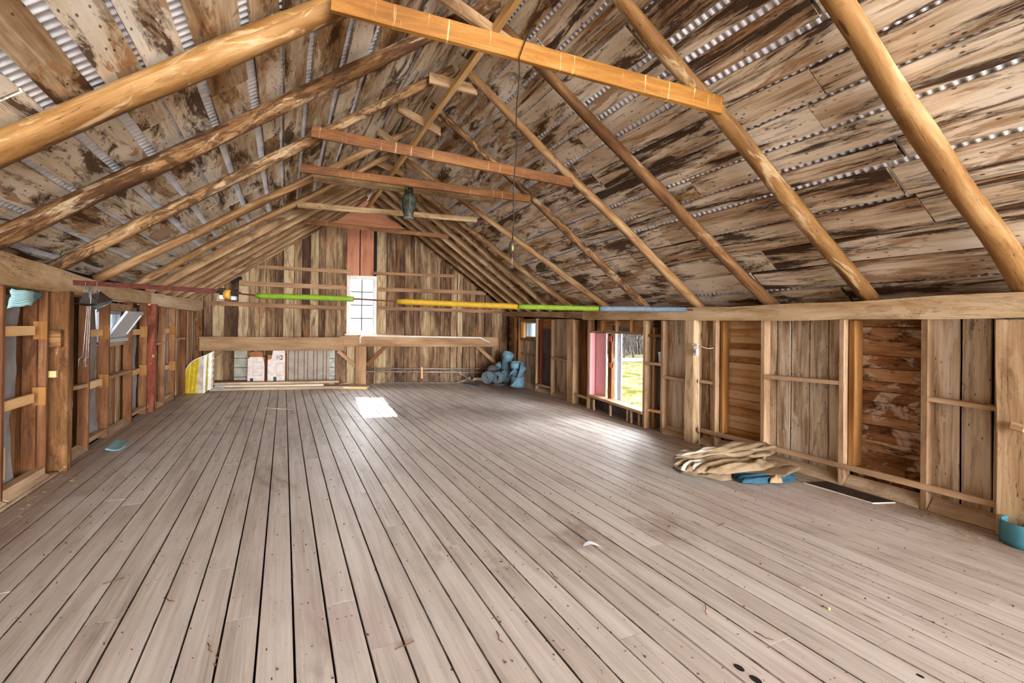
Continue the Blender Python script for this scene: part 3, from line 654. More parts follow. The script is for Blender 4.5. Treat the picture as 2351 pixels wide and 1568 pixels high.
# sloping boards that close the gap along the floor
def sloped(X, y0, y1, name='baseboard_right', top=.10, run=.10, off=0.0):
    sg = 1 if X is RX else -1; b = MB()
    b.beam((X(y0) + sg * (run / 2 + off), y0, top / 2), (X(y1) + sg * (run / 2 + off), y1, top / 2), math.hypot(run, top), .02, up=(-sg * top, 0, run), seg=3, jit=.002); return struct(b.build(name, M['base']))
for a, c in ((.6, yS1), (yS1, yS2), (yS2, yS3), (yS3, yS4), (yS4, yP2a), (yP2b, yS5), (yP1b, yS7), (yS7, yS8), (yS8, yS9)): sloped(RX, a + .03, c - .03)

# doorway: header, sill, jamb trims, pink foam, small window
sill = thing('door_sill', (RX(6.3), 6.3, zD0), 'pale timber sill along the bottom of the open doorway', 'sill')
MB().beam((RX(yS6) + .09, yS6 + .005, zD0 - .02), (RX(yJ) + .09, yJ - .03, zD0 + .01), .20, .045, ch=.003).build('board', M['rail'], sill)
for i, yy in enumerate((yR(1466), yR(1448), yR(1439), yR(1400), yR(1362))):
    tag(MB().beam((RX(yy) + .03, yy, 0), (RX(yy) + .03, yy, zD0 - .045), .025, .03, up=(1, 0, 0)).build('cripple_stud', M['rail']), 'short upright under the doorway sill, %s counted from the right jamb' % ORD[i].replace('nearest', 'first'), 'stud')
MB2 = MB().beam((RX(yS6) + .2, yS6, .1), (RX(yJ) + .2, yJ, .1), .02, .24); struct(MB2.build('wall_right_lower_panel', M['felt_dark']))
b = MB(); boards_h(b, RX, .19, yS6, yJ, 1.41, 1.62, .09, .11); struct(b.build('wall_right_header_boards', M['post']))
hd = tag(MB().beam((RX(yS6) + .05, yS6 + .005, zD1 - .005), (RX(yJ) + .05, yJ - .03, zD1 + .01), .10, .028, ch=.002).build('door_header', M['stud']), 'thin timber header board across the top of the doorway', 'header')
for i, px_ in enumerate((1445, 1412, 1380)):
    yy = yR(px_); tag(MB().beam((RX(yy) + .05, yy, zD1 + .02), (RX(yy) + .05, yy, 1.61), .03, .09, up=(1, 0, 0)).build('header_block', M['stud_orange']), 'orange upright block above the doorway, %s from the right' % ('first', 'second', 'third')[i], 'block')
tag(MB().beam((RX(yR(1405)) + .06, yR(1445), 1.597), (RX(yR(1405)) + .06, yR(1382), 1.605), .08, .02).build('header_block', M['stud_orange']), 'flat orange strip joining the three blocks above the doorway', 'block')
def bowl_strip(px0, px1, py, h, label):
    y0, y1 = yR(px0), yR(px1); x = RX(y0) + .10
    def fn(u, v): 
        y = y0 + (y1 - y0) * u; return (x + .03 * math.sin(PI * u), y, zD1 + .022 + h * v + .03 * (2 * u - 1) ** 2)
    o = MB().grid(fn, 10, 3).build('foam_strip', M['bluerubber']); o.modifiers.new('t', 'SOLIDIFY').thickness = .006; return tag(o, label, 'foam strip')
bowl_strip(1441, 1414, 0, .06, 'curled light blue foam strip lying on the header above the doorway')
bowl_strip(1407, 1397, 0, .09, 'short upright light blue foam scrap left of the curled strip above the doorway')
yI0 = yR(1373)
tag(MB().beam((RX(yJ) + .055, yJ - .045, zD0 + .012), (RX(yJ) + .055, yJ - .045, zD1 - .02), .03, .10, up=(1, 0, 0)).build('foam_board', M['ins']), 'pink foam insulation board edge beside the left door jamb', 'insulation')
tag(MB().beam((RX(yJ) + .14, yJ - .20, zD0 + .012), (RX(yJ) + .14, yJ - .20, zD1 - .02), .34, .02, up=(1, 0, 0), r=.5).build('foam_board', M['ins']), 'wide pink foam insulation sheet filling the left side of the doorway', 'insulation')
yq = yR(1386)
tag(MB().beam((RX(yq) + .16, yq + .0, zD0 + .012), (RX(yq) + .16, yq, zD1 - .02), .10, .05, up=(1, 0, 0)).build('door_jamb_board', M['stud_left']), 'red brown jamb board between pink foam and white trim', 'board')
for k, (z0, h, lab) in enumerate(((1.30, .10, 'orange red block at the top of the door jamb'), (.84, .08, 'orange red block halfway up the door jamb'))):
    tag(MB().beam((RX(yq) + .145, yq - .05, z0), (RX(yq) + .145, yq + .05, z0), .03, h).build('jamb_block', M['red_orange']), lab, 'block')
d1 = bpy.data.objects.new('door_1', None); C.objects.link(d1); d1['_o'] = (RX(6.2), 6.2, zD0); d1.location = d1['_o']; d1['kind'] = 'structure'
yt = yR(1391); MB().beam((RX(yt) + .26, yt - .06, zD0), (RX(yt) + .26, yt - .06, zD1), .09, .02, up=(1, 0, 0)).build('side_trim', M['white'], d1)
MB().beam((RX(yt) + .24, yt + .0, zD0), (RX(yt) + .24, yt + .0, zD1), .02, .09, up=(1, 0, 0)).build('side_trim', M['white'], d1)
MB().beam((RX(yS6) + .25, yS6, zD1 - .012), (RX(yt) + .25, yt, zD1), .02, .02).build('top_trim', M['white'], d1)
def glass_mat():
    m = bpy.data.materials.new('window_glass'); m.use_nodes = True; b = m.node_tree.nodes['Principled BSDF']
    b.inputs['Base Color'].default_value = (.9, .95, .97, 1); b.inputs['Roughness'].default_value = .05; b.inputs['Transmission Weight'].default_value = 1; b.inputs['IOR'].default_value = 1.05; return m
M['glass'] = glass_mat()
def glass_hazy():
    m = bpy.data.materials.new('dusty_glass'); m.use_nodes = True; b = m.node_tree.nodes['Principled BSDF']
    b.inputs['Base Color'].default_value = (.62, .74, .80, 1); b.inputs['Roughness'].default_value = .5; b.inputs['Transmission Weight'].default_value = .7; b.inputs['IOR'].default_value = 1.05; return m
M['glass_haze'] = glass_hazy()
def milky():
    m = bpy.data.materials.new('milky_glass'); m.use_nodes = True; n = m.node_tree.nodes; l = m.node_tree.links
    t = n.new('ShaderNodeBsdfTranslucent'); t.inputs[0].default_value = (.92, .94, .96, 1); b = n['Principled BSDF']; b.inputs['Base Color'].default_value = (.88, .90, .92, 1); b.inputs['Roughness'].default_value = .25
    x = n.new('ShaderNodeMixShader'); x.inputs[0].default_value = .5; l.new(b.outputs[0], x.inputs[1]); l.new(t.outputs[0], x.inputs[2]); l.new(x.outputs[0], n['Material Output'].inputs[0]); return m
M['pane_white'] = milky()
w2 = bpy.data.objects.new('window_2', None); C.objects.link(w2); w2['_o'] = (5.4, 9.5, zW0); w2.location = w2['_o']; w2['kind'] = 'structure'
def rect_frame(b, X, off, y0, y1, z0, z1, t, d):
    for z in (z0 + t / 2, z1 - t / 2): b.beam((X(y0) + off, y0, z), (X(y1) + off, y1, z), d, t)
    for y in (y0 + t / 2, y1 - t / 2): b.beam((X(y) + off, y, z0 + t), (X(y) + off, y, z1 - t), t, d, up=(1, 0, 0))
b = MB(); rect_frame(b, RX, .10, yS8 + .025, yS9 - .025, zW0 - .07, zW1 + .07, .065, .12); b.build('casing', M['stud_orange'], w2)
b = MB(); rect_frame(b, RX, .15, yW0 + .01, yW1 - .01, zW0 + .0, zW1, .035, .04); b.build('frame', M['white'], w2)
b = MB(); b.beam((RX(yW0) + .16, yW0, (zW0 + zW1) / 2), (RX(yW1) + .16, yW1, (zW0 + zW1) / 2), .006, zW1 - zW0); b.build('pane', M['glass_haze'], w2)
# white cup, outlet box, wire
cy_ = yR(1512.5); cz = .99; b = MB(); cxx = RX(cy_) + .05
prof = [(.0, .0), (.030, .0), (.042, .15), (.046, .152), (.046, .158), (.040, .158), (.028, .006)]
b.grid(lambda u, v: (cxx + table([(i / 6, p[0]) for i, p in enumerate(prof)], v) * math.cos(2 * PI * u), cy_ + table([(i / 6, p[0]) for i, p in enumerate(prof)], v) * math.sin(2 * PI * u), cz + table([(i / 6, p[1]) for i, p in enumerate(prof)], v)), 20, 18)
tag(b.build('plastic_cup', M['white'], origin=(cxx, cy_, cz)), 'white plastic cup standing on the short rail right of the doorway', 'cup')
q = on_R(1598, 808, -.08)
ob = thing('outlet_box', q, 'small white outlet box on the hewn post with cables above', 'outlet')
MB().beam(q + V((0, 0, -.045)), q + V((0, 0, .045)), .055, .04, up=(1, 0, 0), ch=.004).build('cover', M['white'], ob)
MB().beam(q + V((-.022, 0, -.012)), q + V((-.022, 0, .018)), .022, .006, up=(1, 0, 0)).build('socket', plain('socket_grey', (150, 146, 140)), ob)
MB().beam(q + V((0, -.03, .085)), q + V((0, .05, .095)), .03, .035, ch=.004).build('bulb_holder', M['pvc'], ob)
MB().tube([q + V((0, -.03, .09)), q + V((.0, -.10, .07)), q + V((.03, -.16, .05)), q + V((.06, -.22, .06))], .004, 6).build('cable', M['pvc'], ob)
tag(MB().tube([on_R(1602, 822, -.056), on_R(1604, 870, -.056), on_R(1603, 950, -.056), on_R(1606, 1015, -.056), V((on_R(1606, 1015, -.056).x, on_R(1606, 1015, -.056).y, .003))], .004, 6).build('drop_cable', M['pvc']), 'thin white cable running down the hewn post from the outlet box', 'cable')

# ------------------------------------------------------------------ left wall
yl = {k: yL(v) for k, v in dict(a=9.5, b=110, p0=150, p1=171, c=207, d=251, e=304.5, f=338, q0=352, q1=363, g=380, h=402, i=427).items()}
yl['p0'], yl['p1'] = on_L(157, 760, .10).y, on_L(171, 760, .10).y
yl['q0'], yl['q1'] = on_L(356, 760, .07).y, on_L(363, 760, .07).y
LXS = -.13
b = MB(); mw = [M['wall_dark'], M['wall_pale'], M['dark']]
b.m = 0; boards_v(b, LX, LXS - .03, -8, yl['d'], 0, 1.82, .14, .22); boards_v(b, LX, LXS - .03, yl['e'], yl['g'], 0, 1.82, .14, .22)
b.m = 1; boards_v(b, LX, LXS, yl['d'], yl['e'], 0, 1.19, .08, .13, gap=.004); boards_v(b, LX, LXS, yl['g'], 13.4, 0, 1.82, .10, .17)
b.m = 2
zv0, zv1 = 1.225, 1.66; yv0, yv1 = yl['d'] + .12, yl['e'] - .12
def skinL(y0, y1, z0, z1): b.beam((LX(y0) - .24, y0, (z0 + z1) / 2), (LX(y1) - .24, y1, (z0 + z1) / 2), .02, z1 - z0)
skinL(-8.0, yv0 - .1, -.1, 2.1); skinL(yv1 + .1, 13.6, -.1, 2.1); skinL(yv0 - .1, yv1 + .1, -.1, zv0); skinL(yv0 - .1, yv1 + .1, zv1, 2.1)
struct(b.build('wall_left', mw, origin=(-2, 6, .8)))
def studL(y, label, mat='stud_left', w=.04, d=.105, z0=0, off=0.0): return stud(LX, off, y, z0, 1.80, M[mat], label, w=w, d=d)
studL(yl['a'], 'brown stud at the very left edge of the view')
studL(yl['b'], 'tall brown stud with a pale edge, between grey paper and the big notched post')
studL(yl['c'], 'brown stud with a pale edge, behind the hanging tongs')
studL(yl['d'], 'brown stud right beside the tilted open window')
studL(yl['e'], 'brown stud beyond the tilted open window')
studL(yl['f'], 'thin brown stud in front of the red painted post')
studL(yl['g'], 'brown stud just beyond the red painted post')
studL(yl['h'], 'brown stud second beyond the red painted post')
studL(yl['i'], 'orange brown stud closest to the far left corner')
tag(MB().beam((LX(5) - .11, yl['b'] - .005 - .03, .02), (LX(5) - .11, yl['b'] - .035, 1.78), .05, .10, up=(1, 0, 0)).build('wall_stud', M['wall_dark']), 'darker stud hidden behind the tall brown stud left of the big post', 'stud')
pl1 = post(LX, yl['p0'], yl['p1'], 1.80, .10, .26, M['post_brown'], 'big notched hewn post at the left with a chipped edge painted pale as if lit')
xe = LX(6.5) + .107; ym = (yl['p0'] + yl['p1']) / 2
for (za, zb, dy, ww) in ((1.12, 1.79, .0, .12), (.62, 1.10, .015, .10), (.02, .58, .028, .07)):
    MB().beam((LX(6) + .104, ym + dy, za), (LX(6) + .104, ym + dy, zb), ww, .014, up=(1, 0, 0), seg=7, jit=.008).build('lit_edge', M['plate'], pl1)  # pale strips paint in the light on the post's room-facing side
recess(pl1, (xe, ym - .03, .36), .04, .30)
q0 = yl['p0'] - .03
MB().beam((LX(6) - .03, q0, 1.36), (LX(6) - .03, q0, 1.55), .12, .02, up=(0, 1, 0)).build('patch', M['post'], pl1)
tag(MB().beam((LX(6) + .075, q0 - .045, 1.33), (LX(6) - .09, q0 - .045, 1.33), .06, .17, ch=.004).build('wood_block', M['post_brown']), 'thick brown block between the tall stud and the notched post, upper', 'block')
tag(MB().beam((LX(6) + .04, q0 - .035, .98), (LX(6) - .09, q0 - .035, .98), .05, .065, ch=.003).build('wood_block', M['block']), 'small pale block beside the notched post, mid height', 'block')
rp = post(LX, yl['q0'] - .01, yl['q1'], 1.80, .07, .20, M['post_red'], 'dark red painted hewn post on the left wall with one edge painted pale as if lit')
MB().beam((LX(9) + .072, (yl['q0'] + yl['q1']) / 2, 0), (LX(9) + .072, (yl['q0'] + yl['q1']) / 2, 1.79), (yl['q1'] - yl['q0']) * .9, .012, up=(1, 0, 0), seg=9, jit=.008).build('lit_edge', M['plate'], rp)  # strip of pale wood stands for light falling on the inner face
post(LX, 13.18, 13.36, 1.80, .05, .15, M['post_brown'], 'brown hewn post in the far left corner')
# grey paper and pine blocks
bays = [(yl['a'], yl['b'], 'first bay at the left edge'), (yl['c'], yl['d'], 'bay before the tilted window'), (yl['e'], yl['f'], 'bay after the tilted window'), (yl['g'], yl['h'], 'bay beyond the red post')]
for (y0, y1, lab) in bays:
    paper('felt_paper', LX, -.10, y0 + .02, y0 + .02 + (y1 - y0) * (.55 if y0 < 6 else .8), .06, 1.72, M['felt'], 'wavy grey building paper in the ' + lab, rip=.09)
hz = [(0, (.79, 1.41), ((.035, .07),)), (1, (.74, 1.36), ()), (2, (.72, 1.34), ()), (3, (.66, 1.34), ())]
for i, zs, _ in hz:
    y0, y1, lab = bays[i]
    for z, ht in zip(zs, ('lower', 'upper')):
        tag(MB().beam((LX(y0) - .035, y0 + .022, z), (LX(y0) - .035, y0 + (y1 - y0) * .74, z), .035, .085, ch=.002).build('pine_block', M['block']), 'pale %s cross block on grey paper in the %s' % (ht, lab), 'block')
        tag(MB().beam((LX(y1) - .03, y1 - .075, z - .085), (LX(y1) - .03, y1 - .075, z + .085), .10, .02, up=(0, 1, 0), ch=.002).build('pine_cleat', M['stud_orange']), 'upright cleat beside the %s block in the %s' % (ht, lab.replace('the ', '')), 'cleat')
tag(MB().beam((LX(5) - .06, yl['a'] + .14, .17), (LX(5) - .06, yl['a'] + .14, .44), .05, .03, up=(1, 0, 0)).build('pine_block', M['block']), 'short upright pine block low on the grey paper at the left edge', 'block')
def railL(y0, y1, za, zb, label, h=.045, d=.09, mat='rail', off=0): return rail(LX, y0, y1, za, zb, M[mat], label, h=h, d=d, off=off)
railL(yl['p1'] + .01, yl['c'] - .03, .78, .76, 'short pale rail between the notched post and the next stud')
railL(yl['d'] + .022, yl['e'] - .022, 1.195, 1.20, 'pale sill rail under the tilted window')
railL(yl['d'] + .022, yl['e'] - .022, .77, .765, 'pale mid rail below the tilted window')
railL(yl['q1'] + .01, yl['g'] - .022, 1.12, 1.12, 'short pale rail just beyond the red painted post')
railL(yl['h'] + .022, yl['i'] - .022, 1.17, 1.17, 'pale rail in the last bay before the far left corner')
railL(yl['a'] + .022, yl['b'] - .022, .075, .07, 'floor-level pale rail in the first bay at the left edge', h=.07)
railL(yl['c'] + .022, yl['d'] - .022, .10, .10, 'floor-level pale rail in the bay before the tilted window', h=.05)
railL(yl['e'] + .022, yl['f'] - .022, .10, .10, 'floor-level pale rail in the bay after the tilted window', h=.05)
railL(yl['g'] + .022, yl['h'] - .022, .08, .08, 'floor-level pale rail in the bay beyond the red post', h=.12)
railL(yl['d'] + .022, yl['e'] - .022, 1.70, 1.70, 'pale header board above the tilted window', h=.10, mat='wall_pale', off=.03)
for a, c in ((3, yl['a']), (yl['a'], yl['b']), (yl['p1'], yl['c']), (yl['d'], yl['e']), (yl['q1'], yl['g'])): sloped(LX, a + .02, c - .02, 'baseboard_left', top=.06, run=.10, off=-.06 if a < yl['b'] else 0)
tag(MB().beam((-2.045, 3.6, .012), (-2.045, yl['p0'] - .08, .012), .11, .02, ch=.002).build('floor_strip', M['base']), 'long pale board lying flat along the foot of the left wall', 'board')
# tilted window on the left wall
w1 = bpy.data.objects.new('window_1', None); C.objects.link(w1); w1['_o'] = (LX(8), yv0, zv0); w1.location = w1['_o']; w1['kind'] = 'structure'
b = MB(); rect_frame(b, LX, -.14, yv0, yv1, zv0, zv1, .055, .06); b.build('frame', M['white'], w1)
b = MB(); b.beam((LX(8) - .16, yv0, (zv0 + zv1) / 2), (LX(8) - .16, yv1, (zv0 + zv1) / 2), .005, zv1 - zv0 - .08); b.build('pane', M['glass_haze'], w1)
b = MB(); b.beam((LX(8) - .155, yv0 + .06, zv0 + .24), (LX(8) - .155, yv0 + .42, zv0 + .05), .012, .012); b.build('muntin', M['white'], w1)
# hopper sash: hinged low, leaning into the room
sash = thing('tilted_sash', (LX(8) - .02, (yv0 + yv1) / 2, zv0 + .05), 'white framed window sash tilted into the room on the left wall', 'window sash')
hx = LX(8) - .06; sl = V((.215, 0, .355)); H0 = V((hx, 0, zv0 + .06)); sy0, sy1 = yv0 + .0, yv1 - .02
b = MB()
for y in (sy0 + .02, sy1 - .02): b.beam(H0 + V((0, y, 0)), H0 + sl + V((0, y, 0)), .045, .03, up=(-.8, 0, .5))
for t in (.06, .95): b.beam(H0 + sl * t + V((0, sy0, 0)), H0 + sl * t + V((0, sy1, 0)), .045, .03, up=(-.8, 0, .5))
b.build('sash_frame', M['white'], sash)
b = MB(); b.beam(H0 + V((0, (sy0 + sy1) / 2, 0)), H0 + sl + V((0, (sy0 + sy1) / 2, 0)), sy1 - sy0 - .06, .006, up=(-.8, 0, .5)); b.build('pane', M['pane_white'], sash)
struct(MB().beam((LX(8) - .08, yv0, zv0 + .02), (LX(8) - .08, yv1, zv0 + .02), .12, .05).build('window_3_sill', M['white']))

# ------------------------------------------------------------------ back gable wall
Dx = V((1, -BK, 0)).normalized(); Nb = V((-BK, -1, 0)).normalized()   # along the wall; towards the room
def BP(x, z, off=0.0): return V((x, BY(x), z)) + Nb * off
def roofz(x):
    y = BY(x)
    if x < RIDX: e = V((LX(13.4) - .05, 13.4, 2.05)); t = (x - e.x) / (RIDX - e.x); return e.z + (RIDZ - e.z) * t
    e = eaveR(12.0); t = (e.x - x) / (e.x - RIDX); return e.z + (RIDZ - e.z) * t
WX0, WX1 = on_B(803, 700).x, on_B(858, 700).x; WZ0, WZ1 = on_B(828, 761).z, on_B(832, 640).z
PX0, PX1, PX2 = on_B(796.5, 560).x, on_B(827, 560).x, on_B(859.5, 560).x
b = MB(); x = -1.95; b.m = 0
while x < 5.75:
    w = random.uniform(.14, .29)
    if x < WX0 - .06 < x + w: w = WX0 - .06 - x
    elif x < WX1 + .06 < x + w: w = WX1 + .06 - x
    c = x + w / 2; segs = []
    top = max(max(roofz(x), roofz(x + w)), 1.9) + .01
    if WX0 - .07 < c < WX1 + .07: segs = [(0, WZ0 - .05)]
    else: segs = [(0, top)]
    for z0, z1 in segs:
        g = random.choice((.005, .007, .012)); b.beam(BP(c, z0), BP(c, z1), w - g, .022, up=Nb, seg=6, jit=.005)
    x += w
# gable louvre and reddish boards above the window
b.m = 1
for a, c in ((PX0, PX1), (PX1, PX2)):
    b.beam(BP((a + c) / 2, WZ1 + .03, .004), BP((a + c) / 2, 4.08, .004), c - a - .02, .024, up=Nb, seg=3, jit=.001)
b.m = 2
b.beam(BP(WX0 - .2, 2.2, -.12), BP(WX0 - .2, 4.0, -.12), .3, .02, up=Nb)
wb_ = b.build('wall_back', [M['gable'], M['pinkboard'], M['dark']], origin=(2, 13, 1.5)); struct(wb_)
# backing skin so no sky shows between the boards
b = MB()
def skinB(x0, x1, z0, z1): b.prism([BP(x0, z0, -.05), BP(x1, z0, -.05), BP(x1, z1, -.05), BP(x0, z1, -.05)], -Nb * .02)
skinB(-2.3, WX0 - .04, -.1, 2.2); skinB(WX1 + .04, 5.9, -.1, 2.2); skinB(WX0 - .04, WX1 + .04, -.1, WZ0 - .03)
for x0, x1 in [(-2.0 + i * .35, -2.0 + (i + 1) * .35) for i in range(22)]:
    zt = min(max(roofz(x0), 2.1), max(roofz(x1), 2.1)) + .30
    a0, a1 = x0, x1
    if a1 <= WX0 - .04 or a0 >= WX1 + .04: skinB(a0, a1, 2.1, zt)
    else:
        skinB(a0, a1, WZ1 + .03, zt)
        if a0 < WX0 - .04: skinB(a0, WX0 - .04, 2.1, WZ1 + .04)
        if a1 > WX1 + .04: skinB(WX1 + .04, a1, 2.1, WZ1 + .04)
struct(b.build('wall_back_skin', M['dark']))
# reddish peak panel
tz = 4.62
pk = MB().prism([BP(on_B(759, 518).x, on_B(759, 518).z, .05), BP(on_B(932, 527).x, on_B(932, 527).z, .05), BP(RIDX + .35, 4.32, .05), BP(RIDX - .3, 4.36, .05)], Nb * .02).build('gable_panel', M['pinkboard'])
tag(pk, 'reddish brown triangular panel closing the gable peak', 'panel')
pk = MB().prism([BP(RIDX - .30, 4.37, .045), BP(RIDX + .34, 4.33, .045), BP(RIDX, 4.66, .045)], Nb * .02).build('peak_siding', plain('salmon_siding', (214, 140, 116), .6, var=.1, sc=9))
tag(pk, 'salmon coloured siding showing in the very tip of the gable', 'panel')
def brail(p0, p1, h, label, mat='beam', d=.05, name='wall_rail', cat='rail'):
    A = on_B(*p0, d); B_ = on_B(*p1, d); return tag(MB().beam(A, B_, d, h, seg=6, jit=.003, ch=.003).build(name, M[mat]), label, cat)
brail((596, 613), (806, 624), .085, 'topmost horizontal rail on the back gable, left of the window')
brail((856, 627), (1042, 634), .075, 'topmost horizontal rail on the back gable, right of the window')
brail((549, 650), (797, 661), .11, 'reddish horizontal rail on the back gable, second down, left of the window')
brail((868, 664), (1116, 673), .10, 'reddish horizontal rail on the back gable, second down, right of the window')
brail((474, 695), (792, 708), .10, 'grey brown horizontal rail on the back gable, third down, left of the window')
brail((866, 707), (1150, 716), .09, 'grey brown horizontal rail on the back gable, third down, right of the window')
# main girt with plywood shelf front
brail((780, 783), (1142, 785), .26, 'heavy brown girt beam across the back wall at bench height', 'beam', d=.15, name='girt_beam', cat='beam')
A = on_B(458, 789, .56); B_ = on_B(790, 789.5, .56)
sh = thing('plywood_shelf', BP(.2, 1.0, .5), 'long shelf box with a plywood front on the left half of the back wall', 'shelf')
MB().beam(A, B_, .02, .315, seg=2).build('front_board', M['ply'], sh)
MB().beam(A + V((0, .26, .135)), B_ + V((0, .26, .135)), .5, .02).build('top_board', M['beam'], sh)
MB().beam(A + V((.01, .0, 0)), A + V((.06, .5, 0)), .02, .31).build('end_board', M['ply'], sh)
# posts and braces on the back wall
for px_, lab in ((830, 'squat square post under the window on the back wall'),):
    P0 = on_B(px_, 868, .1); tag(MB().beam(BP(P0.x, 0, .08), BP(P0.x, 1.0, .08), .26, .14, up=Nb, seg=6, jit=.006, ch=.006).build('wall_post', M['beam']), lab, 'post')
def brace(p0, p1, lab, off=.07, mat='stud_left', w=.09):
    tag(MB().beam(on_B(*p0, off), on_B(*p1, off), w, .07, up=Nb, seg=3, jit=.003, ch=.003).build('knee_brace', M[mat]), lab, 'brace')
brace((776, 806), (820, 843), 'diagonal knee brace left of the squat back wall post', mat='beam')
brace((889, 792), (842, 838), 'diagonal knee brace right of the squat back wall post', mat='stud_left')
brace((1093, 793), (1142, 838), 'diagonal knee brace behind the blue foam rolls', mat='beam')
brace((508, 802), (478, 828), 'diagonal knee brace behind the striped panel', mat='beam')
# window
w0 = bpy.data.objects.new('window_4', None); C.objects.link(w0); w0['_o'] = tuple(BP((WX0 + WX1) / 2, WZ0)); w0.location = w0['_o']; w0['kind'] = 'structure'
b = MB()
for x in (WX0 - .035, WX1 + .035): b.beam(BP(x, WZ0 - .07, .02), BP(x, WZ1 + .07, .02), .07, .05, up=Nb)
for z in (WZ0 - .035, WZ1 + .035): b.beam(BP(WX0 - .03, z, .02), BP(WX1 + .03, z, .02), .05, .07)
b.build('casing', M['pvc'], w0)
MB().beam(BP(WX0 - .10, WZ0 - .08, .05), BP(WX1 + .10, WZ0 - .08, .05), .12, .03).build('window_sill', M['pvc'], w0)
b = MB()
for x in (WX0 + .012, WX1 - .012): b.beam(BP(x, WZ0, .0), BP(x, WZ1, .0), .025, .03, up=Nb)
for z in (WZ0 + .012, WZ1 - .012): b.beam(BP(WX0, z, .0), BP(WX1, z, .0), .03, .025)
b.build('sash_frame', M['white'], w0)
b = MB(); xm = (WX0 + WX1) / 2; b.beam(BP(xm, WZ0, .0), BP(xm, WZ1, .0), .022, .02, up=Nb)
for t in (.25, .50, .75): b.beam(BP(WX0, WZ0 + (WZ1 - WZ0) * t, .0), BP(WX1, WZ0 + (WZ1 - WZ0) * t, .0), .02, .02)
b.build('muntin', plain('muntin_dark', (34, 32, 32), .6), w0)

# ------------------------------------------------------------------ rod with foam sleeves
def rodp(x, y, off=0.0):
    d = ray(x, y); t = (6.0 - off) / (d.y + .3 * d.x); return ORG + d * t
tag(MB().beam(rodp(164, 648), rodp(500, 668.5), .03, .05, seg=4, jit=.001).build('angle_iron', M['rust']), 'rusty red perforated iron bar running in from the left wall plate', 'iron bar')
tag(MB().tube([rodp(500, 668.5), rodp(588, 678.5), rodp(812, 686), rodp(912, 692), rodp(1189, 704.5), rodp(1375, 708.5), rodp(1590, 711.5)], .009, 8).build('rod', M['rust']), 'thin iron rod strung across the barn through the foam sleeves', 'rod')
def sleeve(p, q, mat, label, r=.033, ins=.0):
    k = 14; P, Q = rodp(*p), rodp(*q); D = (Q - P).normalized(); pts = []; rr = []
    for i in range(k + 1):
        t = i / k; pts.append(P.lerp(Q, t) + V((0, 0, .004 * mn.noise(V((t * 5, r, p[0])))))); rr.append(r * (1 + .04 * mn.noise(V((t * 7, 2, p[0])))) * (.90 if i in (0, k) else 1))
    o = MB().tube(pts, rr, 16).build('foam_sleeve', mat); return tag(o, label, 'foam sleeve', 'foam sleeves on the rod')
sleeve((588, 678.5), (812, 686.5), M['green'], 'lime green foam sleeve left of the back window', .031)
sleeve((912, 692), (1188, 704), M['yellow'], 'yellow foam sleeve right of the back window', .034)
sleeve((1190, 704.3), (1374, 708.5), M['green'], 'lime green foam sleeve between the yellow and the grey blue ones', .031)
sleeve((1376, 708.7), (1574, 711), M['bluefoam'], 'grey blue foam sleeve ending at the right wall plate', .033)
# roller clamp on the rod
q = rodp(524, 672); rd = (rodp(600, 679) - rodp(480, 667)).normalized(); sd = rd.cross(V((0, 0, 1))).normalized()
rc = thing('roller_clamp', q, 'small orange roller held between two black clamps on the rod', 'roller')
MB().tube([q - rd * .035 - V((0, 0, .02)), q + rd * .03 - V((0, 0, .02))], .052, 18).build('roller', plain('orange_roller', (216, 158, 50), .5), rc)
for s_ in (-1, 1): MB().beam(q + rd * (.060 * s_) + V((0, 0, -.03)), q + rd * (.060 * s_) + V((0, 0, .045)), .05, .06, up=sd, ch=.006).build('clamp', M['iron'], rc)
for s_ in (-1, 1): MB().beam(q + rd * (.060 * s_) + V((0, 0, -.075)), q + rd * (.060 * s_) + V((0, 0, -.035)), .05, .05, up=sd, ch=.006).build('foot', plain('pale_blue_plastic', (200, 214, 236), .4), rc)
MB().tube([q - rd * .14 - V((0, 0, .01)), q + rd * .13 + V((0, 0, .015))], .007, 8).build('handle', M['iron'], rc)
P = on_B(543, 643, .25); tag(MB().beam(P + V((-.11, 0, -.07)), P + V((.11, 0, .07)), .08, .07, ch=.008).build('dark_bracket', M['dark']), 'black block fixed near the left end of the reddish gable rail', 'bracket')

# hanging bell-shaped pans
def pan(cx_, cy_, R, tiltx, tilty, ring, label, mat, off):
    c = rodp(cx_, cy_, off); top = rodp(*ring, off); t = thing('hanging_pan', c, label, 'hanging pan', 'metal pans hanging from the iron bar')
    Rm = Matrix.Rotation(tiltx, 3, 'X') @ Matrix.Rotation(tilty, 3, 'Y'); b = MB()
    prof = [(0, .004), (.75, 0), (1.0, .012), (1.0, .018), (.7, .012), (.0, .014)]
    tb = [(i / 5, p[0]) for i, p in enumerate(prof)]; tz = [(i / 5, p[1]) for i, p in enumerate(prof)]
    b.grid(lambda u, v: c + Rm @ V((table(tb, v) * R * math.cos(2 * PI * u), table(tb, v) * R * math.sin(2 * PI * u), table(tz, v))), 28, 10); b.build('disc', mat, t)
    d = (top - c); b = MB(); a = Rm @ V((R * .85, 0, .02)); a2 = Rm @ V((-R * .6, 0, .02)); e = Rm @ V((0, .02, 0))
    b.prism([c + a, c + d * .82 + V((.012, 0, 0)), c + d * .82 - V((.012, 0, 0)), c + a2], e); b.build('bracket_plate', M['iron'], t)
    b = MB(); rc_ = c + d * .90; b.tube([rc_ + V((.016 * math.cos(x * PI / 6), 0, .016 * math.sin(x * PI / 6))) for x in range(13)], .0028, 6, caps=False)
    b.tube([rc_ + V((0, 0, .016)), rodp(ring[0], ring[1] - 13, off), rodp(ring[0] + 2, ring[1] - 17, off)], .0025, 6); b.build('hook', M['steel'], t)
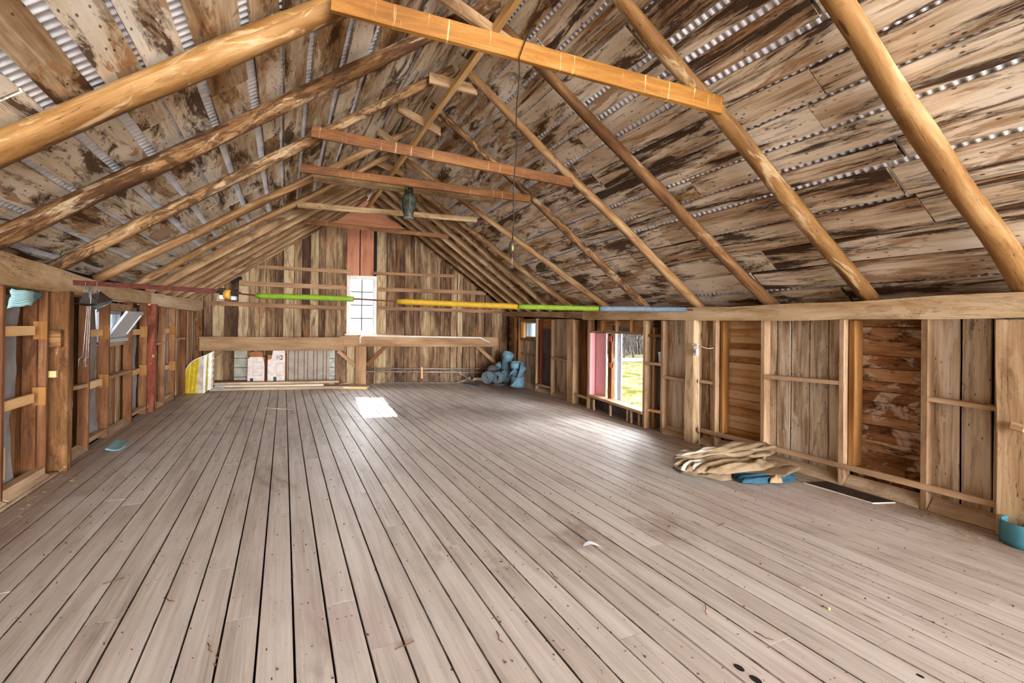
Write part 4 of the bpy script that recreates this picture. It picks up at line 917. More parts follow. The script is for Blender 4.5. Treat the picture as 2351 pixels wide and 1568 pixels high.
pan(202, 701, .130, .0, .06, (196, 664), 'dark metal pan hanging lowest at the left of the cluster on the iron bar', M['iron'], .06)
pan(212, 699, .095, .25, -.1, (213, 668), 'small dark pan in the middle of the cluster on the iron bar', M['iron'], .0)
pan(239, 698, .088, .55, -.35, (222, 664), 'grey pan tilted to show its pale underside at the right of the cluster', M['steel'], .10)
b = MB()
for k, (x0, y0, x1, y1, hk_) in enumerate(((205, 655, 190, 820, 1), (207, 655, 196, 838, 0), (210, 655, 202, 822, 1))):
    P, Q = rodp(x0, y0, .04 + k * .01), rodp(x1, y1, .04 + k * .01)
    pts = [P.lerp(Q, i / 6) for i in range(7)]; pts += [Q + V((-.02, 0, -.004)), Q + V((-.032, 0, -.02)), Q + V((-.036, 0, -.10))] if hk_ else [Q + V((.004, 0, -.02)), Q + V((.014, 0, 0))]
    b.tube(pts, .0045, 6)
tag(b.build('hay_hook', M['steel']), 'set of long thin bent metal hooks hanging below the pans', 'hook')
# blue foam scraps tucked at the left
def ribbon(fn, n, label, mat, name='foam_scrap', cat='foam strip', th=.004, nv=6, group=None):
    o = MB().grid(fn, n, nv).build(name, mat); md = o.modifiers.new('t', 'SOLIDIFY'); md.thickness = th; md.offset = 0; return tag(o, label, cat, group)
def quadfn(a, b_, c, d, bulge=(0, 0, 0), wav=0):
    a, b_, c, d, bulge = V(a), V(b_), V(c), V(d), V(bulge)
    return lambda u, v: a.lerp(b_, u).lerp(d.lerp(c, u), v) + bulge * (4 * u * (1 - u)) + V((wav * mn.noise(V((u * 4, v * 4, wav * 99))), 0, wav * mn.noise(V((u * 4, v * 4, 7)))))
def rib_mat():
    t = NT('ribbed_blue_foam'); uv = t.uv(); S = t.node('ShaderNodeSeparateXYZ'); t.link(uv, S.inputs[0]); w = t.math('SINE', t.math('MULTIPLY', S.outputs[1], 75.0))
    return t.out(t.mix(t.step(w, .1, .8), (176, 214, 216), (110, 150, 156)), .6, w, .4, .004)
rm = rib_mat(); oL = .03
ribbon(quadfn(on_L(27, 662, oL), on_L(77, 672, oL), on_L(76, 692, oL + .02), on_L(16, 708, oL), (.05, 0, 0), .02), 12, 'ribbed pale blue foam piece drooping under the left wall plate', rm)
ribbon(quadfn(on_L(70, 668, -.02), on_L(101, 675, -.02), on_L(72, 700, -.02), on_L(60, 690, -.02), (.01, 0, 0), .01), 8, 'teal foam flap beside the ribbed piece under the left wall plate', plain('teal_foam', (92, 142, 150), .6))
ribbon(quadfn(on_L(222, 703, .02), on_L(246, 700, .02), on_L(228, 712, .02), on_L(222, 718, .02), (.0, 0, 0), .01), 6, 'tiny blue foam scrap poking out below the hanging pans', M['bluerubber'])

# ------------------------------------------------------------------ lamp cord and owl
A, B_ = TP[0]; def_t = (1.62 - A.x) / (B_.x - A.x)
yc = lerp(A.y, B_.y, def_t); ca = on_y(1192, 132, yc - .03); cb = on_y(1176, 552, yc - .03)
lc = thing('lamp_cord', ca, 'black twisted cord hanging from the nearest collar tie, ending in a bare lamp socket', 'lamp cord')
pts = [ca.lerp(cb, i / 12) + V((.006 * math.sin(i * 1.3), 0, 0)) for i in range(13)]
MB().tube([on_y(1240, 0, yc + .02), on_y(1206, 94, yc - .03), ca] + pts[1:], .004, 6).build('cord', M['iron'], lc)
MB().tube([cb, cb + V((0, 0, -.015)), cb + V((0, 0, -.03)), cb + V((0, 0, -.07)), cb + V((0, 0, -.085))], [.008, .017, .023, .022, .016], 14).build('socket', plain('bronze_socket', (84, 70, 46), .4, .5), lc)
MB().tube([cb + V((0, 0, -.085)), cb + V((.001, 0, -.13)), cb + V((.0, 0, -.185))], .0022, 5).build('pull_string', M['steel'], lc)
O = on_y(938, 500, 7.05); hz_ = .45
owl = thing('owl_decoy', O, 'dark green grey plastic owl decoy hanging from a collar tie', 'owl decoy')
def omat():
    t = NT('owl_plastic'); n = t.noise(t.obj(), 14, 4, .6); return t.out(t.ramp(n, [(.3, (34, 38, 32)), (.5, (58, 58, 48)), (.7, (88, 82, 64))]), .5, n, .5, .01)
om = omat(); prof = [(0, .066), (.02, .074), (.10, .082), (.20, .100), (.28, .102), (.34, .084), (.365, .066), (.39, .074), (.43, .068), (.455, .040), (.462, .001)]
yw = math.radians(200)
fwd = V((math.cos(yw), math.sin(yw), 0)); rt = V((-fwd.y, fwd.x, 0))
b = MB(); b.grid(lambda u, v: O + V((0, 0, v * .462)) + (fwd * math.cos(2 * PI * u) * .85 + rt * math.sin(2 * PI * u)) * table(prof, v * .462), 28, 34); b.build('body', om, owl)
for s_ in (-1, 1):
    b = MB(); b.grid(lambda u, v: O + V((0, 0, .30 - .27 * v)) + rt * s_ * (.098 - .03 * v + .012 * math.sin(PI * v)) + fwd * ((u - .5) * .13 * math.sin(PI * min(1, .25 + .75 * v)) ) + rt * s_ * .012 * math.sin(PI * u), 8, 12); o = b.build('wing', om, owl); o.modifiers.new('t', 'SOLIDIFY').thickness = .012
    MB().tube([O + V((0, 0, .435)) + rt * s_ * .045 + fwd * .02, O + V((0, 0, .485)) + rt * s_ * .058 + fwd * .03], [.018, .002], 8).build('ear_tuft', om, owl)
    MB().tube([O + V((0, 0, .41)) + rt * s_ * .03 + fwd * .050, O + V((0, 0, .41)) + rt * s_ * .03 + fwd * .066], [.020, .014], 12).build('eye', plain('owl_eye', (186, 190, 40), .3), owl)
MB().tube([O + V((0, 0, .395)) + fwd * .055, O + V((0, 0, .37)) + fwd * .075], [.010, .002], 8).build('beak', M['iron'], owl)
MB().tube([O + V((0, 0, .0)), O + V((0, 0, -.012))], .074, 24).build('base_plug', plain('owl_base', (120, 128, 122), .5), owl)
MB().tube([O + V((0, 0, .46)), O + V((0, 0, .56))], .003, 6).build('hanger', M['iron'], owl)

# ------------------------------------------------------------------ things along the back wall
def vplane(P0, P1):
    n = (P1 - P0).cross(V((0, 0, 1))).normalized(); return lambda x, y: ORG + ray(x, y) * ((P0 - ORG).dot(n) / ray(x, y).dot(n))
F0, F1 = on_z(403, 903), on_z(468, 903)
vp = vplane(F0, F1); nv_ = (F1 - F0).cross(V((0, 0, 1))).normalized(); nv_ = nv_ if nv_.y < 0 else -nv_
st = thing('striped_panel', (F0 + F1) / 2, 'curved yellow and white striped panel leaning in the far left corner', 'striped panel')
arc = [(403, 903), (408, 890), (414, 877), (421, 862), (428, 847), (436, 835), (446, 827), (458, 821), (472, 816)]
pts = [vp(*p) for p in arc] + [vp(470, 903)]
MB().prism(pts, nv_ * -.015).build('panel', plain('mustard_yellow', (196, 166, 20), .5, var=.05), st)
def arcy(x): 
    return table(sorted([(a, -c) for a, c in arc]), x) * -1
b = MB()
for x0, lean in ((413, 3), (423, 4), (432, 6), (441, 8), (450, 9)):
    b.beam(vp(x0, 902) + nv_ * .006, vp(x0 + lean, arcy(x0 + lean) + 1) + nv_ * .006, .014, .008, up=nv_)
b.build('batten', plain('cream_batten', (240, 218, 120), .5), st)
b = MB(); b.prism([vp(453, 902) + nv_ * .004, vp(464, 902) + nv_ * .004, vp(470, 817) + nv_ * .004, vp(459, 822) + nv_ * .004], nv_ * .006); b.build('white_stripe', plain('mauve_white', (214, 200, 196), .5), st)
MB().tube([p + nv_ * .004 for p in [vp(*a) for a in arc] + [vp(491, 807)]], .011, 8).build('edge_trim', M['pvc'], st)
b = MB(); n = 9; G0, G1 = vp(470, 903), vp(487, 889); 
def pleat(u, v):
    x = lerp(468, 490, u); yt = lerp(816, 808, u); yb_ = lerp(903, 889, u); p = vp(lerp(x - 1, x + 2, 1 - v) , lerp(yb_, yt, 1 - v)); return p + nv_ * (.03 * abs((u * 4) % 2 - 1)) + V((.02 * abs((v * 12) % 2 - 1) * u, 0, 0))
b.grid(pleat, 8, 36, smooth=False); o = b.build('pleated_side', M['pvc'], st); o.modifiers.new('t', 'SOLIDIFY').thickness = .006
b = MB(); b.beam(vp(475, 898) + nv_ * .04, vp(480, 818) + nv_ * .04, .03, .005, up=nv_); b.build('lime_stripe', plain('lime_stripe', (190, 186, 60), .5), st)

def card(): return plain('brown_cardboard', (166, 106, 64), .8, var=.06)
CB = card(); PR = plain('printed_white_card', (226, 212, 202), .6, var=.05, sc=10); INK = plain('navy_print', (38, 42, 62), .6, var=.03); GR = plain('grey_print', (176, 168, 164), .6, var=.03); TE = plain('green_print', (40, 84, 78), .6)
def carton(x0, x1, yb_, yt, off, label, tall):
    L_, R_ = on_B(x0, yb_, off), on_B(x1, yb_, off); L_.z = R_.z = .0; wv = R_ - L_; w = wv.length; wv.normalize(); z = on_B(x0, yt, off).z; fn = -V((wv.y, -wv.x, 0)); fn = V((wv.y, -wv.x, 0)); fn = fn if fn.y < 0 else -fn
    t = thing('carton', (L_ + R_) / 2, label, 'carton'); c = (L_ + R_) / 2
    MB().beam(L_ - fn * .17, R_ - fn * .17, .34, z * .96, up=(0, 0, 1)).build('box_body', CB, t) if False else MB().prism([L_, R_, R_ - fn * .34, L_ - fn * .34], V((0, 0, z * (.84 if not tall else .80)))).build('box_body', CB, t)
    F = lambda a, h, o=.004: L_ + wv * (w * a) + V((0, 0, z * h)) + fn * o
    if tall:
        MB().prism([F(.0, .0), F(1, .0), F(1, .72), F(.98, .98), F(.52, 1.0), F(.52, .92), F(.30, .90), F(.22, .70), F(.0, .68)], fn * .004).build('printed_face', PR, t)
        b = MB()
        for a0, a1, h0, h1 in ((.52, .545, .68, .79), (.70, .86, .68, .70), (.70, .86, .775, .79), (.80, .84, .70, .78)): b.prism([F(a0, h0, .009), F(a1, h0, .009), F(a1, h1, .009), F(a0, h1, .009)], fn * .002)
        b.tube([F(.64 + .055 * math.cos(a * PI / 8), .735 + .035 * math.sin(a * PI / 8), .010) for a in range(17)], .004, 5, caps=False); b.build('mark', INK, t)
        xs, hs = (.50, .94), (.28, .60)
    else:
        MB().prism([F(.02, .0), F(1, .0), F(1, .60), F(.93, .80), F(.8, .84), F(.2, .84), F(.05, .78)], fn * .004).build('printed_face', PR, t)
        MB().prism([F(.12, .84, -.02), F(.9, .84, -.02), F(.86, .97, .0), F(.5, 1.0, .02), F(.14, .96, .0)], fn * .004).build('lid_flap', CB, t); xs, hs = (.34, .86), (.32, .70)
    b = MB()
    for a0, a1, h0, h1 in ((xs[0], xs[0] + .02, *hs), (xs[1] - .02, xs[1], *hs), (xs[0], xs[1], hs[0], hs[0] + .015), (xs[0], xs[1], hs[1] - .015, hs[1])): b.prism([F(a0, h0, .009), F(a1, h0, .009), F(a1, h1, .009), F(a0, h1, .009)], fn * .002)
    b.build('door_outline', GR, t)
    a = .18 if not tall else .34; MB().prism([F(a, .06, .009), F(a + .18, .06, .009), F(a + .18, .26, .009), F(a, .26, .009)], fn * .002).build('dark_label', INK if not tall else TE, t)
carton(567, 607, 868, 806, .42, 'open brown carton with a white print of a door, left of two', False)
carton(614, 654, 870, 796, .42, 'taller torn white carton with a small black mark, right of two', True)
GRV = plain('panel_groove', (88, 76, 66), .7)
def leaner(x0, x1, yb_, yt, off, mat, label, ribs=0, horiz=0, name='leaning_panel', z0=0.0):
    L_, R_ = on_B(x0, yb_, off), on_B(x1, yb_, off); z = on_B(x0, yt, off).z
    b = MB(); b.prism([V((L_.x, L_.y, z0)), V((R_.x, R_.y, z0)), V((R_.x, R_.y, z)), V((L_.x, L_.y, z))], -Nb * .012)
    w = (R_ - L_); w.z = 0
    b.m = 1
    for i in range(ribs): 
        p = L_ + w * ((i + .5 + (.14 if i % 2 else -.14)) / ribs); b.beam(V((p.x, p.y, z0)) + Nb * .006, V((p.x, p.y, z)) + Nb * .006, .014, .01, up=Nb)
    for i in range(horiz):
        zz = z0 + (z - z0) * (i + 1) / (horiz + 1); b.beam(V((L_.x, L_.y, zz)) + Nb * .006, V((R_.x, R_.y, zz)) + Nb * .006, .010, .016)
    return tag(b.build(name, [mat, GRV]), label, 'panel')
greyp = plain('grey_green_siding', (172, 168, 150), .6, var=.06); greyr = plain('grey_beige_ribbed', (164, 146, 130), .6, var=.06)
leaner(537, 567, 866, 801, .10, greyp, 'grey clapboard siding panel behind the left carton', horiz=3)
leaner(756, 768, 866, 803, .10, plain('grey_green_siding_light', (186, 188, 178), .6), 'narrow pale siding strip behind the ribbed panel', horiz=3)
leaner(658, 756, 866, 803, .16, greyr, 'wide grey ribbed panel leaning behind the lumber right of the cartons', ribs=9)
def plank(p0, p1, off, w, h, mat, label, z=None, name='plank', cat='plank'):
    A, B_ = on_B(*p0, off), on_B(*p1, off)
    if z is not None: A.z = B_.z = z
    return tag(MB().beam(A, B_, w, h, seg=4, jit=.003, ch=.002).build(name, M[mat] if isinstance(mat, str) else mat), label, cat)
plank((490, 865), (566, 866), .28, .10, .16, 'redpaint', 'dark red board lying behind the blue scrap near the left carton', z=.08)
plank((484, 868), (778, 863), .75, .18, .05, 'base', 'long grey plank on the back of the lumber pile', z=.15)
plank((496, 874), (744, 868), .80, .26, .05, 'wallv', 'long weathered plank in the middle of the lumber pile', z=.098)
plank((487, 880), (800, 878), .82, .34, .06, 'base', 'wide pale plank at the bottom of the lumber pile', z=.038)
plank((488, 876.5), (517, 875), .955, .06, .09, plain('sky_blue_paint', (120, 160, 200), .5), 'short sky blue board end against the lumber pile', z=.05)
A, B_ = on_z(566, 892), on_z(846, 893); B_.z = A.z = .026
tag(MB().beam(A + V((0, .09, 0)), B_ + V((0, .09, 0)), .19, .05, ch=.002).build('plank', M['block']), 'freshly sawn pale plank lying on the floor in front of the lumber pile', 'plank')
A, B_ = on_z(470, 893), on_z(600, 893); A.z = B_.z = .01
tag(MB().beam(A + V((0, .12, 0)), B_ + V((0, .25, 0)), .05, .02).build('lath', M['base']), 'thin grey lath on the floor between the striped panel and the lumber', 'lath')
A, B_ = on_z(780, 884), on_z(862, 877); A.z = B_.z = .012
tag(MB().beam(A + V((0, .1, 0)), B_ + V((0, .1, 0)), .04, .02).build('lath', M['base']), 'thin pale lath beyond the right end of the fresh plank', 'lath')
for p0, p1, w, mt, lab in (((471, 764.5), (556, 765.5), .03, 'beam', 'dark stick lying at the left end of the plywood shelf'), ((553, 767), (598, 764.5), .02, 'block', 'short pale split stick on the plywood shelf'), ((600, 768), (740, 772), .024, 'block', 'long pale stick on the right half of the plywood shelf'), ((640, 765.5), (768, 767), .02, 'stud', 'thin brown stick behind the long pale one on the plywood shelf')):
    A, B_ = on_B(*p0, .45), on_B(*p1, .45); A.z = B_.z = 1.155 + w * .4
    tag(MB().beam(A, B_, w, w, seg=5, jit=.004).build('stick', M[mt]), lab, 'stick')
z_ = 1.15
tag(MB().tube([on_B(827, 788, .27), on_B(827, 776, .27), on_B(829, 772.5, .27), on_B(835, 770.5, .27), on_B(1102, 775.5, .27), on_B(1104, 776, .27), on_B(1125, 787, .27)], .024, 12).build('plastic_pipe', M['pvc']), 'long white bent pipe lying along the top of the girt beam', 'pipe')
tag(MB().beam(on_B(868, 768, .12), on_B(920, 769, .12), .06, .02).build('lath', M['stud']), 'short dark lath on the girt beam right of the window', 'lath')
# lattice mast lying on the floor
tr = thing('lattice_mast', on_B(960, 875, .4), 'pale metal lattice mast lying along the foot of the back wall', 'lattice mast')
ch1 = [on_B(862, 846.5, .22), on_B(1120, 846.5, .22)]; ch2 = [on_B(841, 853, .58), on_B(1050, 854.5, .58), on_B(1074, 867, .55)]; ch3 = [on_z(846, 880) + V((0, 0, .015)), on_z(1050, 880) + V((0, 0, .015)), on_B(1076, 869, .55)]; ch4 = [on_B(1000, 855, .22), on_B(1118, 855, .22)]
for c_ in (ch1, ch2, ch3, ch4): MB().tube(c_, .016, 8).build('chord', M['gray_al'], tr)
b = MB(); N = 11
for i in range(N):
    a = ch2[0].lerp(ch2[1], i / N); c_ = ch3[0].lerp(ch3[1], (i + .5) / N); d = ch2[0].lerp(ch2[1], (i + 1) / N); e = ch1[0].lerp(ch1[1], (i + .5) / N)
    b.tube([a, c_], .004, 5); b.tube([c_, d], .004, 5)
    if i % 2: b.tube([a, e], .004, 5); b.tube([e, c_], .004, 5)
b.build('lattice', M['gray_al'], tr)
g = on_B(1076, 868, .55); MB().tube([g + V((-.10, 0, .0)), g + V((.12, 0, -.01))], .035, 10).build('clamp_sleeve', M['steel'], tr); MB().box(g + V((0, -.03, 0)), .06, .05, .09, ch=.006).build('clamp_block', M['steel'], tr)
MB().beam(g + V((.1, 0, -.02)), g + V((.40, 0, -.03)), .05, .06, ch=.004).build('arm', M['pvc'], tr)
tag(MB().beam(on_B(968.5, 843, .66), on_B(968.5, 869, .66), .045, .03, up=Nb).build('pine_offcut', M['block']), 'short pale upright offcut leaning on the lattice mast', 'offcut')
A, B_ = on_z(968, 876), on_z(1068, 872); tag(MB().tube([A + V((0, 0, .02)), A + V((.1, 0, .02)), B_ + V((0, 0, .02))], .02, 10).build('plastic_pipe', M['pvc']), 'white pipe on the floor in front of the lattice mast', 'pipe')
A = on_z(1070, 881); ribbon(quadfn(on_z(1066, 879, .01), on_z(1104, 884, .006), on_z(1100, 887, .006), on_z(1062, 881, .01), (0, 0, .01)), 8, 'flat grey blue strip on the floor left of the foam rolls', M['bluefoam'])

# ------------------------------------------------------------------ blue foam rolls
def coil(c, axis, r0, r1, turns, width, mat, label, tail=None, name='foam_roll', th=.007, seed=0, group='blue foam rolls in the far right corner'):
    c = V(c); ax = V(axis).normalized(); a = ax.cross(V((.3, .2, 1))).normalized(); b2 = ax.cross(a)
    n = int(turns * 26); rows = 4; pts = []
    def fn(u, v):
        th_ = u * turns * 2 * PI; r = r0 + (r1 - r0) * u; sh = .012 * mn.noise(V((seed, u * turns, 0)))
        return c + (a * math.cos(th_) + b2 * math.sin(th_)) * r + ax * ((v - .5) * width + sh)
    t = thing(name, c - V((0, 0, min(r1, c.z))), label, 'foam roll', group)
    o = MB().grid(fn, n, rows).build('coil', mat, t); md = o.modifiers.new('t', 'SOLIDIFY'); md.thickness = th; md.offset = 0
    if tail:
        k = [V(p) for p in tail]; up_ = ax * width / 2
        def ft(u, v):
            f = u * (len(k) - 1); i = min(int(f), len(k) - 2); p0, p1 = k[max(i - 1, 0)], k[i]; p2, p3 = k[i + 1], k[min(i + 2, len(k) - 1)]; s = f - i
            p = .5 * ((2 * p1) + (p2 - p0) * s + (2 * p0 - 5 * p1 + 4 * p2 - p3) * s * s + (3 * p1 - p0 - 3 * p2 + p3) * s ** 3)
            return p + up_ * (2 * v - 1)
        o = MB().grid(ft, 8 * len(k), 3).build('loose_end', mat, t); md = o.modifiers.new('t', 'SOLIDIFY'); md.thickness = th; md.offset = 0
    return t
br = M['bluerubber']; bg_ = plain('grey_blue_roll', (104, 118, 126), .6, var=.08, sc=6, c2=(84, 98, 106)); bl2 = plain('light_blue_roll', (112, 156, 176), .5, var=.05, sc=6)
def onz_h(x, y, h): return on_z(x, y, h)
YC = 10.75
P = lambda x, y, yy=YC: on_y(x, y, yy)
coil(P(1121, 866, 10.55), (.75, .9, .05), .02, .145, 9, .17, bg_, 'blue grey foam roll lying on its side with its spiral end facing the room, leftmost', seed=1)
coil(P(1144, 867, 10.55), (.8, .6, .0), .05, .14, 8, .15, bg_, 'blue foam roll lying on its side, second from the left', seed=2)
coil(P(1161, 864, 10.65), (-.5, .9, .3), .12, .15, 3, .16, br, 'loosely wound open foam roll between the lying and the standing ones', seed=3)
coil(P(1130, 850, 11.1), (.3, .9, .6), .02, .13, 7, .12, M['felt_dark'], 'dark round foam roll lying behind the leftmost roll', seed=4)
coil(P(1146, 841, 11.2), (.7, .5, .5), .03, .10, 6, .15, br, 'small foam roll behind and above the two lying rolls', seed=5)
coil(P(1163, 838, 11.0), (.12, .0, 1), .08, .125, 6, .34, br, 'tall foam roll standing upright and leaning, topped by another', seed=6)
coil(P(1167, 816, 11.0), (.25, -.35, 1), .11, .135, 4, .13, bl2, 'topmost foam roll tilted to show its open hollow', seed=7)
coil(P(1187, 838, 10.4), (-.05, -.1, 1), .13, .16, 4, .14, bl2, 'upper of the two upright foam rolls at the right with a pale rim', seed=8)
coil(P(1187, 857, 10.4), (.0, .0, 1), .10, .135, 5, .17, br, 'middle foam roll between the pale rimmed one and the lowest one', seed=9)
coil(P(1188, 876, 10.35), (.0, .0, 1), .12, .165, 7, .25, br, 'lowest and largest upright foam roll at the right, on the floor', seed=10)
ribbon(quadfn(P(1196, 832, 10.12), P(1183, 889, 10.0), P(1172, 886, 10.0), P(1210, 845, 10.15) , (0, -.02, 0)), 12, 'loose foam strip slanting across the right-hand rolls', br)
def strip_fn(u, v):
    a = [P(1186, 846, 10.3), P(1170, 858, 10.2), P(1166, 873, 10.1), on_z(1158, 883, .03), on_z(1140, 884, .015), on_z(1128, 882, .01)]
    f = u * 5; i = min(int(f), 4); return a[i].lerp(a[i + 1], f - i) + V((.02, 0, .09 * (v - .5) * (1 - .7 * u))) + V((0, -.06 * v * u, 0))
ribbon(strip_fn, 24, 'foam strip trailing from the standing rolls down onto the floor', br)
P0 = on_z(2352, 1252); 
coil((P0.x + .02, P0.y - .02, .080), (.0, .02, 1), .135, .152, 3, .155, M['blueroll'], 'bright blue foam roll standing on the floor at the right edge of the view', seed=11, th=.005, group=None)

# ------------------------------------------------------------------ tarp pile
def tarp_mat(name, c, c2):
    t = NT(name); n = t.noise(t.obj(), 7, 5, .6); w = t.noise(t.obj(), 40, 2, .5); return t.out(t.mix(t.step(n, .4, .7), c, c2), .7, t.math('ADD', n, t.math('MULTIPLY', w, .2)), .5, .012)
TM = tarp_mat('tan_canvas', (152, 130, 102), (128, 106, 80)); TW = tarp_mat('pale_canvas', (184, 176, 164), (158, 144, 122)); TB = tarp_mat('blue_canvas', (44, 88, 108), (34, 70, 88))
def fold(px, h, th, seed, k, amp, kd=0.0, rings=26, per=8):
    """one folded layer of heavy cloth lying in the heap; px gives its outline, h its height"""
    pts = [on_z(1530 + x / 7.347, 990 + y / 7.347, h) for x, y in px]; n = len(pts); c = sum(pts, V((0, 0, 0))) / n; b = MB(); N = n * per
    L = (pts[0] - c).normalized(); mx = max(pts, key=lambda p: (p - c).length); U_ = (mx - c).normalized(); W_ = V((-U_.y, U_.x, 0))
    tri = lambda x: abs((x % 2) - 1) * 2 - 1
    def top(u, v):
        r = 1 - u; f = v * n; i = int(f) % n; p = pts[i].lerp(pts[(i + 1) % n], f - int(f)); q = c + (p - c) * r * (1 + .03 * mn.noise(V((seed, v * 22, 0))))
        d = q - c; x, y = d.dot(U_), d.dot(W_)
        w = mn.noise(V((x * 2.2 + seed, y * 3, seed))) * 1.6 + mn.noise(V((x * 6, y * 8 + seed, 2))) * .5
        z = amp * 1.6 * (tri(y * k + w + x * kd) * .7 + tri(y * k * 2.3 + w * 1.7 - x * 3) * .3)
        e = max(0, 1 - r ** 5) ** .5
        return V((q.x, q.y, max(h + th * (e - .35) + z * (.25 + .75 * e), .004)))
    b.grid(top, rings, N); o = len(b.v)
    def bot(u, v):
        f = v * n; i = int(f) % n; p = pts[i].lerp(pts[(i + 1) % n], f - int(f)); t = top(0, v); q = c + (p - c) * (1 - u); return V((lerp(t.x, q.x, min(1, u * 3)), lerp(t.y, q.y, min(1, u * 3)), max(lerp(t.z, h - th * .6, min(1, u * 4)), .002)))
    b.grid(bot, 4, N, flip=True); return b
tc = on_z(1690, 1070, 0); tp = thing('tarp_pile', tc, 'crumpled heap of folded tan canvas tarpaulin on the floor by the right wall', 'tarp')
for nm, px, h, th, sd, k, am, mt in (
    ('bottom_fold', ((100, 590), (250, 680), (520, 730), (930, 800), (1300, 760), (1560, 640), (1700, 520), (1200, 470), (300, 480)), .030, .05, 1.3, 13, .018, TM),
    ('side_flap', ((1000, 720), (1300, 680), (2000, 755), (2265, 625), (2060, 530), (1800, 480), (1300, 470)), .085, .018, 2.7, 5, .008, TM),
    ('middle_fold', ((330, 640), (600, 670), (900, 690), (1250, 650), (1660, 620), (1840, 545), (1500, 430), (770, 440), (450, 450), (250, 520)), .125, .05, 4.1, 12, .020, TM),
    ('pale_fold', ((110, 560), (290, 470), (480, 460), (750, 455), (770, 560), (560, 680), (400, 640), (250, 640)), .120, .045, 6.3, 17, .024, TW),
    ('inner_fold', ((120, 540), (110, 420), (500, 390), (1000, 320), (1600, 300), (1880, 300), (1760, 390), (1500, 430), (960, 410), (700, 450), (380, 470)), .170, .045, 8.9, 13, .016, TM),
    ('top_fold', ((150, 430), (210, 360), (700, 260), (1200, 175), (1400, 165), (1650, 175), (1880, 270), (1600, 300), (1200, 310), (830, 375), (480, 430)), .215, .035, 11.2, 10, .014, TM),
    ('pale_top_fold', ((130, 400), (240, 325), (460, 325), (800, 245), (1230, 172), (1000, 250), (760, 320), (450, 375), (250, 415)), .240, .012, 12.9, 12, .010, TW)):
    fold(px, h, th, sd, k, am).build(nm, mt, tp)
bf = on_z(1750, 1096); bl = thing('blue_cloth_bundle', bf, 'rolled blue cloth bundle with a tan band, tucked under the front of the tarp heap', 'cloth bundle')
fold(((1080, 740), (1280, 690), (1700, 710), (2160, 720), (2190, 800), (1950, 845), (1500, 855), (1270, 845)), .040, .05, 15.3, 22, .012).build('cloth', TB, bl)
fold(((1715, 715), (1930, 740), (1965, 845), (1745, 845)), .052, .045, 16.1, 20, .006, rings=10).build('band', plain('paper_band', (196, 158, 118), .7), bl)
# black framed board
c4 = [on_z(*p) for p in ((1845, 1110), (1895, 1107), (2056, 1156), (2004, 1157.5))]
bb_ = thing('framed_board', sum(c4, V((0, 0, 0))) / 4, 'long narrow black board with a pale edge lying on the floor by the right wall', 'board')
MB().prism([p + V((0, 0, .002)) for p in c4], V((0, 0, .010))).build('edge', M['pvc'], bb_)
cm = sum(c4, V((0, 0, 0))) / 4; MB().prism([cm + (p - cm) * V((1, 1, 1)).x * .975 + V((0, 0, .0125)) for p in c4], V((0, 0, .001))).build('face', plain('black_board_face', (44, 36, 32), .6, var=.15, sc=20), bb_)
# small stuff on the floor
ribbon(lambda u, v: on_z(240, 1036).lerp(on_z(268, 1012), u).lerp(on_z(286, 1036).lerp(on_z(302, 1014), u), v) + V((0, 0, .006 + .05 * (2 * v - 1) ** 2 * (1 if v > .5 else .35))), 8, 'curled pale blue foam sheet on the floor near the left wall', plain('pale_blue_foam', (150, 196, 212), .5, var=.03), name='foam_sheet', nv=14)
A, B_ = on_z(606, 936), on_z(674, 941)
tag(MB().beam(A + V((0, 0, .006)), B_ + V((0, 0, .006)), .05, .008, seg=4, jit=.006, taper=.3).build('wood_splinter', M['base']), 'long pale wood splinter lying alone on the far floor', 'splinter')
fe = on_z(1358, 1256); fth = thing('feather', fe, 'curled white feather on the floor in the middle foreground', 'feather')
MB().tube([fe + V((-.05, .03, .004)), fe + V((-.01, .012, .02)), fe + V((.03, -.01, .022)), fe + V((.055, -.045, .006))], [.001, .0016, .0016, .0008], 5).build('quill', M['pvc'], fth)
o = MB().grid(lambda u, v: fe + V((-.045 + .10 * u, .028 - .065 * u * u, .006 + .018 * math.sin(PI * u))) + V((.25, .9, .25)) * ((v - .5) * .035 * math.sin(PI * min(1, u + .08)) ** .6), 10, 4).build('vane', M['white'], fth)
bp_ = on_z(1903, 1397, .008); b = MB(); b.grid(lambda u, v: bp_ + V((math.cos(2 * PI * u) * math.sin(PI * v), math.sin(2 * PI * u) * math.sin(PI * v), math.cos(PI * v))) * .008, 12, 8); tag(b.build('small_ball', plain('yellow_white', (214, 220, 120), .5)), 'tiny yellow and white ball on the floor at lower right', 'ball')
for (x, y, r, lab) in ((1697, 1533, .020, 'left'), (1735, 1560, .022, 'right'), (2113, 1552, .012, 'far')):
    c_ = on_z(x, y, .0006); n = 12; b = MB(); b.prism([c_ + V((math.cos(a * PI / 6) * r * .8, math.sin(a * PI / 6) * r * 1.3, 0)) for a in range(12)], V((0, 0, .0006))); struct(b.build('floor_knot_hole', M['dark']))
